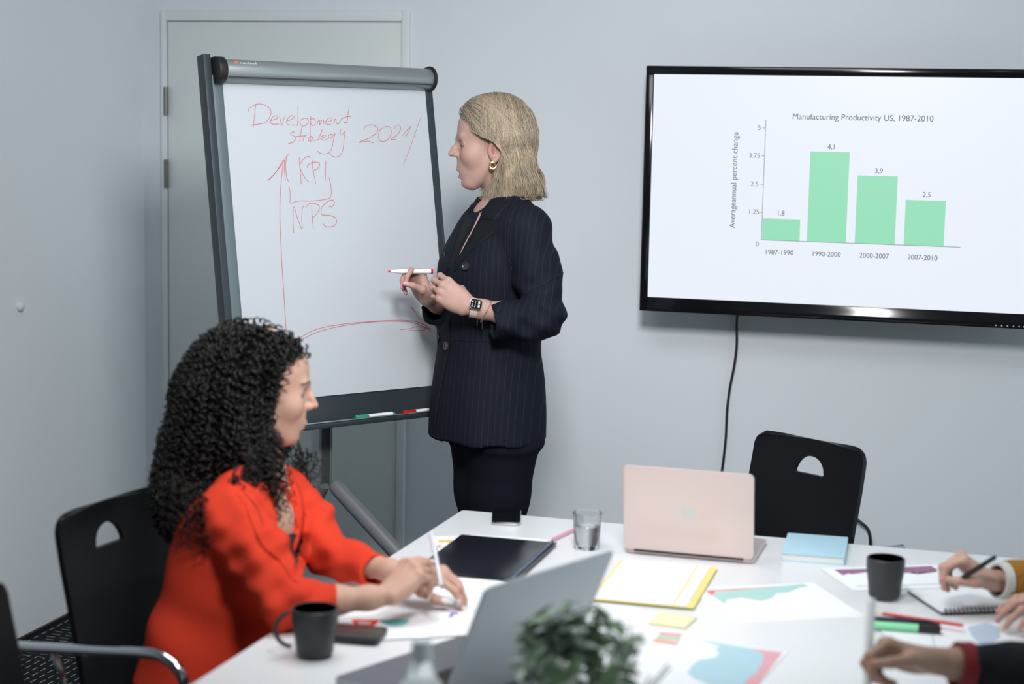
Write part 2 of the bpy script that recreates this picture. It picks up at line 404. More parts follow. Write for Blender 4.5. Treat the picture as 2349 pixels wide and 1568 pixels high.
# ================================================================== flipchart
def flipchart():
    th, ti = math.radians(54.61), math.radians(9.49)
    TL = V((-2.040, 4.334, 1.829))
    wd, hd = 0.68, 0.871
    dx = V((math.cos(th), math.sin(th), 0)); nn = V((math.sin(th), -math.cos(th), 0))
    dn = nn * math.sin(ti) - E_Z * math.cos(ti)      # down the board
    nf = np.cross(dn, dx); nf = nf if nf @ nn > 0 else -nf
    base = TL + dx * wd / 2; base = V((base[0], base[1], 0)) + nn * 0.12
    fc = thing('flipchart', 'grey metal flipchart stand with a white sheet of red handwriting', 'flipchart', base)
    Fr = lambda p: tuple(TL + dx * p[0] + dn * p[1] + nf * p[2] - base)     # x right, y down, z out of the board
    grey = mat('flipchart_grey', rgb(104, 116, 120), rough=0.4, metal=0.35)
    dark = mat('flipchart_dark', rgb(52, 60, 66), rough=0.42, metal=0.2)
    silver = mat('flipchart_silver', rgb(146, 154, 156), rough=0.38, metal=0.55)
    panel = MB().box((-0.012, -0.03, -0.016), (wd + 0.012, hd + 0.085, -0.004), M=Fr).build('back_panel', dark, fc)
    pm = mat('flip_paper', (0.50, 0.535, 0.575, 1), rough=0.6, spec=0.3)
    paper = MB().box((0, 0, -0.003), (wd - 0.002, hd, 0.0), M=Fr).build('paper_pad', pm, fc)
    # left rail (wide, in two steps) and right rail
    MB().box((-0.056, -0.075, -0.03), (-0.034, hd + 0.09, 0.008), M=Fr).build('side_rail', dark, fc, bevel=0.002)
    MB().box((-0.034, -0.02, -0.02), (-0.001, hd + 0.085, 0.004), M=Fr).build('side_rail', grey, fc, bevel=0.002)
    MB().box((wd - 0.001, -0.02, -0.02), (wd + 0.022, hd + 0.085, 0.004), M=Fr).build('side_rail', dark, fc, bevel=0.002)
    # clamp bar
    prof = []
    for k in range(15):
        a = math.radians(-90 + 180 * k / 14)
        prof.append((-0.030 + 0.031 * math.sin(a), 0.012 + 0.030 * math.cos(a)))
    prof += [(0.002, -0.02), (-0.062, -0.02)]
    MB().prism([(q[0], q[1]) for q in prof], -0.004, wd + 0.004, M=lambda p: Fr((p[2], p[0], p[1]))).build('clamp_bar', silver, fc, bevel=0.001, angle=50)
    MB().box((0.0, -0.0105, 0.030), (wd, -0.0085, 0.0385), M=Fr).build('clamp_groove', dark, fc)
    for xx0, xx1 in ((-0.030, -0.004), (wd + 0.004, wd + 0.014)):
        pr = []
        for k in range(17):
            a = math.radians(-100 + 200 * k / 16)
            pr.append((-0.031 + 0.037 * math.sin(a), 0.012 + 0.036 * math.cos(a)))
        pr += [(0.0, -0.026), (-0.066, -0.026)]
        MB().prism(pr, xx0, xx1, M=lambda p: Fr((p[2], p[0], p[1]))).build('clamp_end_cap', blackmatt, fc, bevel=0.003, angle=50)
    # maker's mark on the bar
    om = mat('mark_orange', rgb(196, 110, 70), rough=0.5)
    M0 = lambda p: Fr((0.045 + p[0], -0.046 - p[1], 0.0355 + p[2]))
    tilt = lambda p: Fr((0.026 + p[0], -0.0475 - p[1] * 0.93, 0.0362 + p[1] * 0.42 * -1 + p[2]))
    MB().prism([(-0.008, 0.005), (-0.004, 0.007), (0.0, 0.005), (0.004, 0.007), (0.008, 0.005), (0.006, -0.003), (0.0, -0.007), (-0.006, -0.003)], 0.0, 0.0006, M=tilt).build('logo_mark', om, fc)
    tl2 = lambda p: tilt((0.012 + p[0], p[1], 0.0006))
    text_mesh('logo_text', 'neuland', 0.0165, tl2, mat('mark_white', rgb(214, 218, 220), rough=0.5), fc, align='LEFT')
    # tray lip and lower panel
    MB().prism([(hd + 0.078, -0.006), (hd + 0.078, 0.045), (hd + 0.070, 0.049), (hd + 0.078, 0.053), (hd + 0.088, 0.051), (hd + 0.090, -0.006)], -0.03, wd + 0.012,
               M=lambda p: Fr((p[2], p[0], p[1]))).build('tray', dark, fc, bevel=0.001)
    MB().box((-0.03, hd + 0.0695, 0.0475), (wd + 0.012, hd + 0.0725, 0.0535), M=Fr).build('tray_lip', silver, fc)
    # pole and tripod
    pc = TL + dx * (wd * 0.30) + dn * hd
    px_ = at(747, 985, 4.93)
    pole_top = V((px_[0], px_[1], 1.35)); 
    pt = lambda p: tuple(V(p) - base)
    p0 = V((px_[0], px_[1], 0.0))
    MB().box((-0.021, -0.021, 0.70), (0.021, 0.021, 1.12), M=lambda p: tuple(p0 + dx * p[0] + nn * p[1] + E_Z * p[2] - base - nn * 0.02)).build('pole', mat('flipchart_pole', rgb(92, 98, 102), rough=0.4, metal=0.4), fc, bevel=0.004)
    MB().box((-0.0225, -0.0225, 0.69), (-0.0135, 0.0225, 0.945), M=lambda p: tuple(p0 + dx * p[0] + nn * p[1] + E_Z * p[2] - base - nn * 0.02)).build('pole_sleeve', silver, fc, bevel=0.002)
    MB().box((0.0135, -0.0225, 0.69), (0.0225, 0.0225, 0.945), M=lambda p: tuple(p0 + dx * p[0] + nn * p[1] + E_Z * p[2] - base - nn * 0.02)).build('pole_sleeve', silver, fc, bevel=0.002)
    lm = mat('flipchart_leg', rgb(112, 115, 118), rough=0.45, metal=0.3)
    c0 = p0 - nn * 0.02
    def leg(a, b, r=0.0225):
        MB().tube([pt(a), pt(V(a) * 0.98 + V(b) * 0.02), pt(b)], [r * 0.9, r, r], 20).build('leg', lm, fc, smooth=True)
    top = at(768, 1112, 4.92)
    far = top + (at(905, 1262, 4.80) - top) * 2.35
    far = top + (far - top) * ((top[2] - 0.02) / (top[2] - far[2]))
    leg(top, far)
    top2 = at(742, 1112, 4.94)
    far2 = top2 + (at(706, 1185, 5.0) - top2)
    far2 = top2 + (far2 - top2) * ((top2[2] - 0.02) / (top2[2] - far2[2]))
    leg(top2, far2, 0.019)
    leg(c0 + V((0, 0, 0.78)), c0 - nn * 0.38 + dx * 0.05 + V((0, 0, 0.02)), 0.0205)
    # handwriting: felt-tip strokes lying on the paper
    red = mat('marker_ink_red', rgb(196, 112, 116), rough=0.6, spec=0.2)
    plane_o, plane_n = TL, nf
    def on_board(x, y):
        d = ray(x, y); t = ((plane_o - CAM_POS) @ plane_n) / (d @ plane_n)
        return CAM_POS + d * t
    def stroke_mb(mb, pts, wpx=2.0):
        P = catmull([on_board(x, y) for x, y in pts], 5)
        hw = wpx * 0.36 * 4.85 / F_PX
        vs = []; fs = []
        for i, p in enumerate(P):
            t = unit(P[min(i + 1, len(P) - 1)] - P[max(i - 1, 0)]); s = np.cross(nf, t)
            for q in (p - s * hw, p + s * hw): vs.append(q + nf * 0.0006 - base)
        for i in range(len(P) - 1): fs.append((2 * i, 2 * i + 1, 2 * i + 3, 2 * i + 2))
        mb.add(vs, fs)
    Z1 = lambda L: [(560 + x / 5.593, 220 + y / 5.593) for x, y in L]
    Z2 = lambda L: [(600 + x / 7.125, 340 + y / 7.125) for x, y in L]
    Z3 = lambda L: [(500 + x / 3.5636, 560 + y / 3.5636) for x, y in L]
    words_ = [
     ('handwritten_word', 'red handwritten word Development', Z1, 1.9, [
        [(150, 100), (132, 250), (118, 405)], [(50, 200), (70, 155), (150, 110), (230, 105), (320, 150), (345, 215), (310, 300), (240, 350), (80, 375)],
        [(340, 315), (420, 290), (425, 262), (385, 255), (340, 310), (345, 350), (380, 362), (445, 358)], [(450, 255), (465, 310), (482, 378), (505, 310), (528, 245)],
        [(548, 318), (620, 295), (640, 262), (600, 252), (550, 305), (548, 350), (580, 372), (650, 370)], [(690, 125), (690, 250), (682, 385)],
        [(725, 300), (715, 350), (760, 388), (815, 350), (820, 300), (780, 285), (730, 305)], [(855, 255), (848, 380), (848, 560)], [(848, 300), (890, 290), (915, 340), (890, 380), (852, 355)],
        [(935, 375), (945, 330), (970, 308), (968, 372), (990, 320), (1015, 305), (1022, 360)], [(1045, 330), (1105, 325), (1128, 290), (1085, 282), (1045, 330), (1055, 360), (1110, 365)],
        [(1148, 368), (1160, 310), (1170, 300), (1190, 355), (1215, 355)], [(1215, 355), (1245, 300), (1310, 268), (1375, 262)], [(1350, 130), (1330, 240), (1320, 330), (1290, 342), (1275, 330)]]),
     ('handwritten_word', 'red handwritten word strategy', Z1, 1.9, [
        [(650, 460), (615, 465), (595, 490), (650, 520), (655, 560), (615, 600), (565, 605)], [(745, 385), (725, 480), (712, 590)], [(660, 520), (780, 510)], [(755, 580), (770, 520), (800, 505)],
        [(870, 515), (835, 530), (825, 570), (860, 575), (880, 520), (890, 570), (930, 565)], [(1005, 420), (975, 500), (950, 560), (935, 555)], [(980, 550), (1040, 520), (1030, 500), (995, 520), (985, 560), (1040, 565), (1075, 540)],
        [(1135, 490), (1095, 495), (1080, 530), (1110, 540), (1165, 480), (1145, 560), (1130, 650), (1095, 720), (1040, 742), (980, 735), (935, 705)],
        [(1245, 420), (1228, 480), (1245, 498), (1295, 455)], [(1295, 455), (1280, 560), (1270, 680), (1235, 755), (1180, 785), (1130, 770), (1090, 735)]]),
     ('handwritten_number', 'red handwritten number 2021', Z1, 1.8, [
        [(1530, 440), (1560, 385), (1640, 370), (1712, 410), (1700, 470), (1600, 540), (1470, 595), (1580, 580), (1660, 602)], [(1790, 395), (1730, 460), (1725, 545), (1770, 585), (1840, 560), (1885, 480), (1870, 400), (1800, 390)],
        [(1930, 420), (1950, 375), (1995, 378), (2005, 430), (1960, 500), (1885, 555), (1945, 555)], [(2030, 510), (2140, 385), (2070, 530)]]),
     ('handwritten_slash', None, Z1, 1.5, [[(2275, 250), (2210, 430), (2130, 660), (2040, 885)]]),
     ('drawn_arrow', 'red drawn arrow pointing up', Z2, 2.2, [
        [(95, 530), (200, 430), (330, 260), (420, 110), (445, 95)], [(120, 520), (240, 380), (350, 190)], [(375, 195), (372, 330), (388, 525)], [(415, 130), (392, 260), (405, 440), (435, 540)], [(350, 250), (318, 560), (300, 900), (300, 1200), (315, 1568)],
        [(315, 1568), (335, 1950), (365, 2400), (385, 2750), (400, 2960)]]),
     ('handwritten_letters', 'red handwritten letters KPI', Z2, 1.9, [
        [(612, 140), (628, 330), (648, 590)], [(795, 160), (770, 130), (690, 170), (625, 280), (660, 400), (720, 500), (770, 548)], [(822, 180), (840, 350), (885, 575)], [(738, 320), (760, 270), (830, 230), (920, 230), (950, 265), (910, 330), (845, 365)], [(1050, 200), (1045, 350), (1040, 530)]]),
     ('drawn_bracket', None, Z2, 1.8, [[(450, 630), (468, 740), (472, 890), (600, 860), (850, 858), (1060, 830), (1125, 790), (1140, 700), (1130, 600), (1100, 475)]]),
     ('handwritten_letters', 'red handwritten letters NPS', Z2, 1.9, [
        [(525, 1380), (512, 1150), (525, 950), (590, 1150), (660, 1325), (655, 1150), (662, 1000), (690, 930)], [(820, 930), (825, 1120), (848, 1320)], [(720, 980), (760, 915), (850, 895), (930, 930), (940, 1000), (880, 1090), (810, 1140)],
        [(1105, 955), (1160, 945), (1190, 890), (1160, 845), (1080, 870), (990, 960), (970, 1050), (1000, 1090), (1110, 1095), (1200, 1130), (1228, 1200), (1180, 1265), (1090, 1285), (1030, 1265), (1000, 1225)]]),
     ('drawn_arrow', 'red drawn arrow pointing right', Z3, 1.7, [
        [(640, 800), (700, 745), (820, 690), (1000, 655), (1200, 635), (1400, 622), (1550, 622), (1650, 640), (1740, 692)], [(660, 800), (720, 760), (850, 705), (1050, 660), (1300, 632), (1480, 630), (1600, 640), (1720, 690)],
        [(1575, 510), (1640, 600), (1740, 715)], [(1580, 510), (1660, 600), (1725, 690)], [(1490, 697), (1560, 690), (1640, 672), (1740, 695)], [(1560, 700), (1620, 705), (1700, 698)]]),
    ]
    for nm, lb, Z, wpx, strokes in words_:
        mb = MB()
        for s in strokes: stroke_mb(mb, Z(s), wpx)
        o = mb.build(nm, red, paper)
        if lb: o['label'] = lb
    return fc, on_board, Fr, base, dx, dn, nf, hd
FC = flipchart()
def tray_marker(px_a, px_b, name, label, capcol):
    _, on_board, Fr, base, dx, dn, nf, hd = FC
    # lies in the tray, along the board's width
    tray_o = V(Fr((0, hd + 0.068, 0.030))) + base
    def pos(x, y):
        d = ray(x, y); n = nf
        return CAM_POS + d * (((tray_o - CAM_POS) @ n) / (d @ n))
    a, b = pos(*px_a), pos(*px_b)
    L = max(np.linalg.norm(b - a), 0.13); t = dx
    a = a - 0 * t
    o = thing(name, label, 'marker pen', a, group='markers in the flipchart tray')
    P = lambda s: tuple(t * s)
    r = 0.0075
    MB().tube([P(0), P(0.004), P(0.043)], [r * 0.8, r, r * 1.02], 16).build('cap', mat(name + '_cap', capcol, rough=0.35), o, smooth=True)
    MB().tube([P(0.043), P(0.125)], r * 0.93, 16).build('barrel', mat('marker_white', rgb(222, 226, 228), rough=0.35), o, smooth=True)
    MB().tube([P(0.125), P(0.133)], [r * 0.9, r * 0.75], 16).build('end_plug', MATS[name + '_cap'], o, smooth=True)
    return o
tray_marker((815, 958), (915, 949), 'green_marker', 'green-capped white marker lying in the flipchart tray', rgb(38, 142, 108))
tray_marker((924, 947), (1000, 942), 'red_marker', 'red-capped white marker lying in the flipchart tray behind the presenter', rgb(176, 20, 26))

# ================================================================== table
C1 = on_z(1060.3, 1168.8)
TH = math.radians(-1.1)
tux = V((math.cos(TH), math.sin(TH), 0)); tuy = V((-math.sin(TH), math.cos(TH), 0))
TABLE_W, TABLE_L = 1.90, 2.25
tab = thing('meeting_table', 'large white rectangular meeting table', 'table', (C1 + tux * TABLE_W / 2 - tuy * TABLE_L / 2) * V((1, 1, 0)), TH)
tm = mat('table_white', (0.86, 0.875, 0.895, 1), rough=0.32, spec=0.45)
MB().prism(rrect(TABLE_W, TABLE_L, 0.012, 4), 0.712, 0.740).build('tabletop', tm, tab, bevel=0.002)
lgm = mat('table_leg_grey', rgb(150, 154, 158), rough=0.35, metal=0.6)
for sx in (-1, 1):
    for sy in (-1, 1):
        MB().box((sx * (TABLE_W / 2 - 0.09) - 0.03, sy * (TABLE_L / 2 - 0.12) - 0.03, 0), (sx * (TABLE_W / 2 - 0.09) + 0.03, sy * (TABLE_L / 2 - 0.12) + 0.03, 0.69)).build('leg', lgm, tab, bevel=0.004)
MB().box((-TABLE_W / 2 + 0.30, -TABLE_L / 2 + 0.30, 0.66), (TABLE_W / 2 - 0.30, TABLE_L / 2 - 0.30, 0.711)).build('apron_frame', lgm, tab)

# ================================================================== chairs
def make_chair(name, label, loc, ang, group=None):
    """origin on the floor under the seat, faces +x"""
    o = thing(name, label, 'chair', loc, ang, group)
    ply = mat('chair_black_ply', (0.0055, 0.0065, 0.0082, 1), rough=0.38, spec=0.3, noise=0.12, nscale=9)
    chrome = mat('chrome', (0.62, 0.63, 0.65, 1), rough=0.12, metal=1.0)
    # one-piece shell: seat, bend, backrest; u across, s along
    prof = [(0.235, 0.425), (0.22, 0.44), (0.12, 0.445), (-0.02, 0.437), (-0.12, 0.435), (-0.165, 0.447), (-0.19, 0.475), (-0.203, 0.53), (-0.213, 0.62), (-0.225, 0.70), (-0.240, 0.78), (-0.254, 0.85), (-0.264, 0.91)]
    P = catmull([(a, 0, b) for a, b in prof], 4)
    P = P[:-1] + [P[-2] + (P[-1] - P[-2]) * t for t in (0.3, 0.6, 0.8, 0.92, 1.0)]
    P = [p for p in P if p[2] < 0.86 or True]
    def half(i):
        x, _, z = P[i]
        if z < 0.46: return 0.205
        t = (z - 0.46) / 0.45
        return float(np.interp(t, [0, 0.25, 0.5, 0.75, 1.0], [0.168, 0.178, 0.186, 0.188, 0.186]))
    nu = 18; vs = []; fs = []
    m = len(P)
    rc = 0.034
    for i in range(m):
        T = unit(P[min(i + 1, m - 1)] - P[max(i - 1, 0)]); N = np.cross(V((0, 1, 0)), T)
        hw = half(i)
        z = P[i][2]
        if z > 0.91 - rc:
            q = (z - (0.91 - rc)) / rc; hw -= rc * (1 - math.sqrt(max(0.0, 1 - q * q)))
        for k in range(nu + 1):
            u = -1 + 2 * k / nu
            dish = 0.022 * u * u if z > 0.47 else 0.006 * u * u
            vs.append(P[i] + V((0, u * hw, 0)) + unit(V((-N[0], 0, -N[2])) if N[0] < 0 else N) * 0 + (V((dish, 0, 0)) if z > 0.47 else V((0, 0, dish))))
    for i in range(m - 1):
        for k in range(nu):
            a = i * (nu + 1) + k
            fs.append((a, a + 1, a + nu + 2, a + nu + 1))
    me = bpy.data.meshes.new('shell'); me.from_pydata([tuple(p) for p in vs], [], fs)
    sh = link_mesh('shell', me, ply)
    md = sh.modifiers.new('thick', 'SOLIDIFY'); md.thickness = 0.012; md.offset = 0
    # hand hole, cut through the back
    hb = MB()
    pts = [(-0.046, 0.0), (0.046, 0.0), (0.050, 0.004)]
    for k in range(13):
        a = math.radians(8 + 164 * k / 12); pts.append((0.049 * math.cos(a), 0.046 * math.sin(a) + 0.002))
    pts += [(-0.050, 0.004)]
    cut = hb.prism(pts, -0.35, -0.15, M=lambda p: (p[2], p[0], 0.818 + p[1])).build('hole_cutter', None)
    bmn = sh.modifiers.new('hole', 'BOOLEAN'); bmn.operation = 'DIFFERENCE'; bmn.object = cut; bmn.solver = 'EXACT'
    dg = bpy.context.evaluated_depsgraph_get()
    me2 = bpy.data.meshes.new_from_object(sh.evaluated_get(dg)); sh.modifiers.clear(); sh.data = me2
    me2.shade_smooth()
    try: me2.set_sharp_from_angle(angle=math.radians(45))
    except Exception: pass
    bpy.data.objects.remove(cut, do_unlink=True)
    sh.parent = o
    for s in (-1, 1):
        y = s * 0.265
        path = catmull([(-0.315, y * 0.97, 0.655), (-0.24, y, 0.662), (-0.09, y, 0.676), (0.035, y, 0.688), (0.080, y, 0.682), (0.113, y, 0.655), (0.127, y, 0.60), (0.160, y, 0.40), (0.225, y, 0.10), (0.235, y, 0.04), (0.215, y, 0.014), (0.15, y, 0.012), (-0.25, y, 0.012)], 5)
        MB().tube(path, 0.0115, 14).build('arm_tube', chrome, o, smooth=True)
        MB().box((0.02, min(y, s * 0.15), 0.405), (0.05, max(y, s * 0.15), 0.425)).build('seat_bracket', chrome, o)
        MB().tube([(-0.190, s * 0.185, 0.56), (-0.16, y, 0.56), (-0.17, y, 0.62), (-0.19, y, 0.66)], 0.007, 10).build('arm_stay', chrome, o, smooth=True)
    MB().tube([(-0.25, -0.265, 0.012), (-0.25, 0.265, 0.012)], 0.0115, 12).build('floor_bar', chrome, o, smooth=True)
    return o
def chair_from_corners(a, b, label, group):
    """a: corner on the sitter's right end of the top edge ... gives loc and facing"""
    a, b = V(a), V(b)
    mid = (a + b) / 2; wdir = unit((b - a) * V((1, 1, 0)))
    face = np.array([wdir[1], -wdir[0], 0.0])         # right of travel a->b
    ang = math.atan2(face[1], face[0])
    loc = mid * V((1, 1, 0)) + face * 0.264
    return loc, ang
l1, a1 = chair_from_corners(at(118, 1168, 3.55), at(336, 1102, 3.86), '', None)
ch1 = make_chair('armchair', 'black plywood armchair with hand hole that the woman in red sits on', l1, a1, 'black armchairs around the table')
l2, a2 = chair_from_corners(at(1757, 977, 4.76), at(1992, 1016, 4.50), '', None)
ch2 = copy_tree(ch1); ch2.location = tuple(l2); ch2.rotation_euler = (0, 0, a2)
ch2['label'] = 'empty black plywood armchair behind the pink laptop, backed to the wall'
l3, a3 = chair_from_corners(at(-250, 1392, 2.78), at(-62, 1334, 3.02), '', None)
ch3 = copy_tree(ch1); ch3.location = tuple(l3); ch3.rotation_euler = (0, 0, a3)
ch3['label'] = 'black chair mostly cut off at the left edge of the picture'
# ================================================================== things on the table
TZ = 0.7402
papers_n = [0]
white_paper = mat('paper_white', (0.85, 0.87, 0.90, 1), rough=0.6, spec=0.3)
def sheet(label, corners, prints=(), m=None, name='paper_sheet', th=0.0004, lift=0.0, cat='paper', group='papers on the table', keep=False):
    """paper lying flat: corners TL,TR,BR,BL given as photo pixels; prints = (name, material, pixel polygon)"""
    z = TZ + 0.0005 * papers_n[0] + lift; papers_n[0] += 1
    cen, ux, uy, w_, h_ = fit_rect([on_z(x, y, z) for x, y in corners])
    o = thing(name, label, cat, (cen[0], cen[1], z), math.atan2(ux[1], ux[0]), group)
    MB().box((-w_ / 2, -h_ / 2, 0), (w_ / 2, h_ / 2, th)).build('sheet', m or white_paper, o)
    R = lambda p: ((V(p) - cen) @ ux, (V(p) - cen) @ uy)
    for i, (pn, pm, poly) in enumerate(prints):
        P = [R(on_z(x, y, z)) for x, y in poly]
        ar = sum(P[k][0] * P[(k + 1) % len(P)][1] - P[(k + 1) % len(P)][0] * P[k][1] for k in range(len(P)))
        if ar < 0: P = P[::-1]
        zz = th + 0.00012 * (i + 1)
        bm = bmesh.new(); vs = [bm.verts.new((x, y, zz)) for x, y in P]; bm.faces.new(vs)
        bmesh.ops.triangulate(bm, faces=bm.faces)
        me = bpy.data.meshes.new(pn); bm.to_mesh(me); bm.free()
        link_mesh(pn, me, pm, o)
    return o
teal = mat('print_teal', rgb(170, 208, 204), rough=0.6); redp = mat('print_red', rgb(236, 120, 104), rough=0.6); bluep = mat('print_blue', rgb(178, 210, 222), rough=0.6)
pinkp = mat('print_pink', rgb(226, 168, 176), rough=0.6); purp = mat('print_purple', rgb(150, 104, 136), rough=0.6); yelp = mat('print_yellow', rgb(222, 196, 120), rough=0.6)
redov = mat('print_red_strong', rgb(236, 74, 48), rough=0.6); tealov = mat('print_teal_strong', rgb(96, 184, 188), rough=0.6); viol = mat('print_violet', rgb(120, 112, 190), rough=0.6)
bluegrey = mat('print_bluegrey', rgb(186, 200, 220), rough=0.6); cream = mat('print_cream', rgb(226, 216, 196), rough=0.6); gline = mat('print_line', rgb(176, 180, 188), rough=0.6)
def oval(cx, cy, rx, ry, n=18, a0=0, a1=360):
    return [(cx + rx * math.cos(math.radians(a0 + (a1 - a0) * k / n)), cy + ry * math.sin(math.radians(a0 + (a1 - a0) * k / n))) for k in range(n + (0 if a1 - a0 == 360 else 1))]
Zq = lambda L: [(1600 + x / 4.271, 1250 + y / 4.271) for x, y in L]
# right half of the table
sheet('white chart sheet with a teal and red mountain graph beside the yellow folder', [(1604, 1352), (1872, 1332), (1962, 1408), (1668, 1436)], [
    ('printed_area', redp, Zq([(75, 445), (840, 398), (846, 408), (175, 452), (172, 472), (140, 496)])),
    ('printed_area', teal, Zq([(172, 458), (1040, 380), (1085, 408), (1000, 415), (890, 465), (780, 470), (730, 520), (620, 548), (430, 515), (290, 535), (268, 578), (150, 500)])),
    ])
sheet('white chart sheet with a mauve graph lying under the black mug', [(1898, 1304), (2150, 1293), (2232, 1340), (1950, 1360)], [
    ('printed_area', purp, Zq([(1335, 240), (1640, 232), (2290, 205), (2349, 240), (2345, 262), (2180, 268), (2160, 285), (2110, 262), (2070, 272), (1990, 275), (1640, 268), (1520, 285), (1470, 280), (1425, 296)])),
    ('printed_line', gline, [(1965, 1344), (2180, 1338), (2180, 1339.5), (1965, 1345.5)]),
    ])
sheet('white chart sheet with a pale blue and pink graph at the bottom of the picture', [(1560, 1462), (1798, 1492), (1690, 1640), (1440, 1590)], [
    ('printed_area', pinkp, Zq([(500, 1010), (835, 1050), (700, 1230), (560, 1420), (380, 1420)])),
    ('printed_area', bluep, [(1602, 1467), (1717, 1486), (1742, 1494), (1755, 1504), (1748, 1513), (1751, 1522), (1738, 1531), (1740, 1540), (1722, 1552), (1700, 1575), (1640, 1580), (1613, 1564), (1592, 1556), (1576, 1543), (1588, 1526), (1604, 1514), (1640, 1508), (1650, 1498), (1640, 1488), (1652, 1482)]),
    ])
sheet('white sheet with a faint grey map print near the green highlighter', [(2030, 1440), (2330, 1424), (2440, 1500), (2090, 1520)], [
    ('printed_area', bluegrey, [(2220, 1437), (2262, 1428), (2290, 1436), (2296, 1462), (2262, 1482), (2240, 1470), (2228, 1456)]),
    ('printed_area', cream, [(2288, 1430), (2310, 1432), (2314, 1448), (2298, 1452)]),
    ('printed_line', gline, [(2138, 1456), (2140, 1456), (2146, 1490), (2144, 1490)]),
    ])
# left half, in front of the woman in red
sheet('white sheet under the hands of the woman in red', [(742, 1338), (1012, 1345), (1098, 1450), (716, 1418)], [])
sheet('white report sheet with a red and a teal oval print near the left mug', [(700, 1392), (1128, 1375), (1126, 1446), (800, 1478)], [
    ('printed_area', redov, oval(838, 1420, 31, 19, 14, 0, 180)),
    ('printed_text', white_paper, [(822, 1426), (850, 1426), (850, 1432), (822, 1432)]),
    ('printed_area', tealov, oval(905, 1421, 34, 15, 12, 0, 180)),
    ('printed_area', viol, [(1028, 1418), (1034, 1405), (1050, 1404), (1050, 1411), (1040, 1408), (1040, 1414)]),
    ])
sheet('white sheet with orange and pink dots beside the black folder', [(1012, 1232), (1100, 1226), (1120, 1290), (1000, 1296)], [
    ('printed_area', yelp, oval(1007 + 6, 1241, 9, 4)), ('printed_area', yelp, oval(1030, 1241, 9, 4.5)), ('printed_area', pinkp, oval(1008, 1253, 6, 4)),
    ])
sheet('white sheet sticking out from under the black folder', [(1062, 1224), (1262, 1238), (1176, 1344), (1000, 1330)], [])
sheet('large white sheet half under the black folder, nearest the grey laptop', [(1030, 1318), (1180, 1330), (1110, 1400), (1040, 1395)], [])
# black glossy folder
_c = [(1056, 1226), (1287, 1247), (1177, 1331), (945, 1313)]
z = TZ + 0.0065
cen, ux, uy, w_, h_ = fit_rect([on_z(x, y, z) for x, y in _c])
fo = thing('black_folder', 'black glossy document folder lying in front of the woman in red', 'folder', (cen[0], cen[1], z), math.atan2(ux[1], ux[0]))
fm = mat('folder_black', (0.012, 0.014, 0.020, 1), rough=0.22, spec=0.5)
MB().prism(rrect(w_, h_, 0.006), 0, 0.0022).build('cover', fm, fo, bevel=0.0006)
MB().prism(rrect(w_ - 0.004, h_ - 0.004, 0.006), -0.0022, -0.0002).build('back_cover', fm, fo, bevel=0.0006)
MB().tube([(w_ / 2 - 0.012, -h_ / 2 + 0.004, 0.0045), (w_ / 2 - 0.012, h_ / 2 - 0.004, 0.0045)], 0.0042, 12).build('spine_clip', mat('folder_clip', rgb(60, 76, 98), rough=0.15, spec=0.6), fo, smooth=True)
# yellow edged plastic sleeve
z = TZ + 0.006
cen, ux, uy, w_, h_ = fit_rect([on_z(x, y, z) for x, y in [(1421.6, 1283), (1650, 1300), (1586.7, 1395), (1354, 1372)]])
yf = thing('yellow_folder', 'yellow-edged folder with white sheets in front of the pink laptop', 'folder', (cen[0], cen[1], TZ + 0.005), math.atan2(ux[1], ux[0]))
ym = mat('folder_yellow', rgb(236, 216, 128), rough=0.4)
MB().prism(rrect(w_, h_, 0.003), 0, 0.0008).build('back_cover', ym, yf)
MB().box((-w_ / 2 + 0.003, -h_ / 2 + 0.006, 0.0010), (w_ / 2 - 0.016, h_ / 2 - 0.002, 0.0022)).build('sheet', mat('paper_cool', (0.74, 0.755, 0.80, 1), rough=0.55), yf)
MB().box((w_ / 2 - 0.046, -h_ / 2 + 0.006, 0.0023), (w_ / 2 - 0.042, h_ / 2 - 0.002, 0.0026)).build('printed_line', ym, yf)
MB().box((-w_ / 2 + 0.003, -h_ / 2 + 0.012, 0.0023), (-w_ / 2 + 0.007, h_ / 2 - 0.002, 0.0026)).build('printed_line', ym, yf)
# sticky notes and index flags
cen, ux, uy, w_, h_ = fit_rect([on_z(x, y, TZ) for x, y in [(1515, 1409), (1598, 1421), (1572, 1444), (1487, 1433)]])
tag(MB().box((-w_ / 2, -h_ / 2, 0), (w_ / 2, h_ / 2, 0.006)).build('sticky_pad', mat('sticky_yellow', rgb(232, 226, 188), rough=0.7), bevel=0.0004), 'pale yellow sticky note pad near the potted plant', 'sticky notes').location = (cen[0], cen[1], TZ + 0.0002)
bpy.data.objects['sticky_pad'].rotation_euler = (0, 0, math.atan2(ux[1], ux[0]))
for nm, c_, pts in (('pink', rgb(236, 150, 158), ((1513, 1453), (1563, 1457))), ('green', rgb(172, 208, 160), ((1508, 1461), (1561, 1466))), ('orange', rgb(242, 158, 122), ((1500, 1468), (1555, 1476)))):
    A_, B_ = on_z(*pts[0], TZ), on_z(*pts[1], TZ)
    L_ = np.linalg.norm(B_ - A_)
    o = MB().box((0, -0.0065, 0), (L_, 0.0065, 0.0012)).build('index_flags', mat('flag_' + nm, c_, rough=0.5))
    tag(o, nm + ' strip of index flags beside the yellow sticky pad', 'index flags', 'index flag strips'); o.location = (A_[0], A_[1], TZ + 0.0002); o.rotation_euler = (0, 0, math.atan2((B_ - A_)[1], (B_ - A_)[0]))

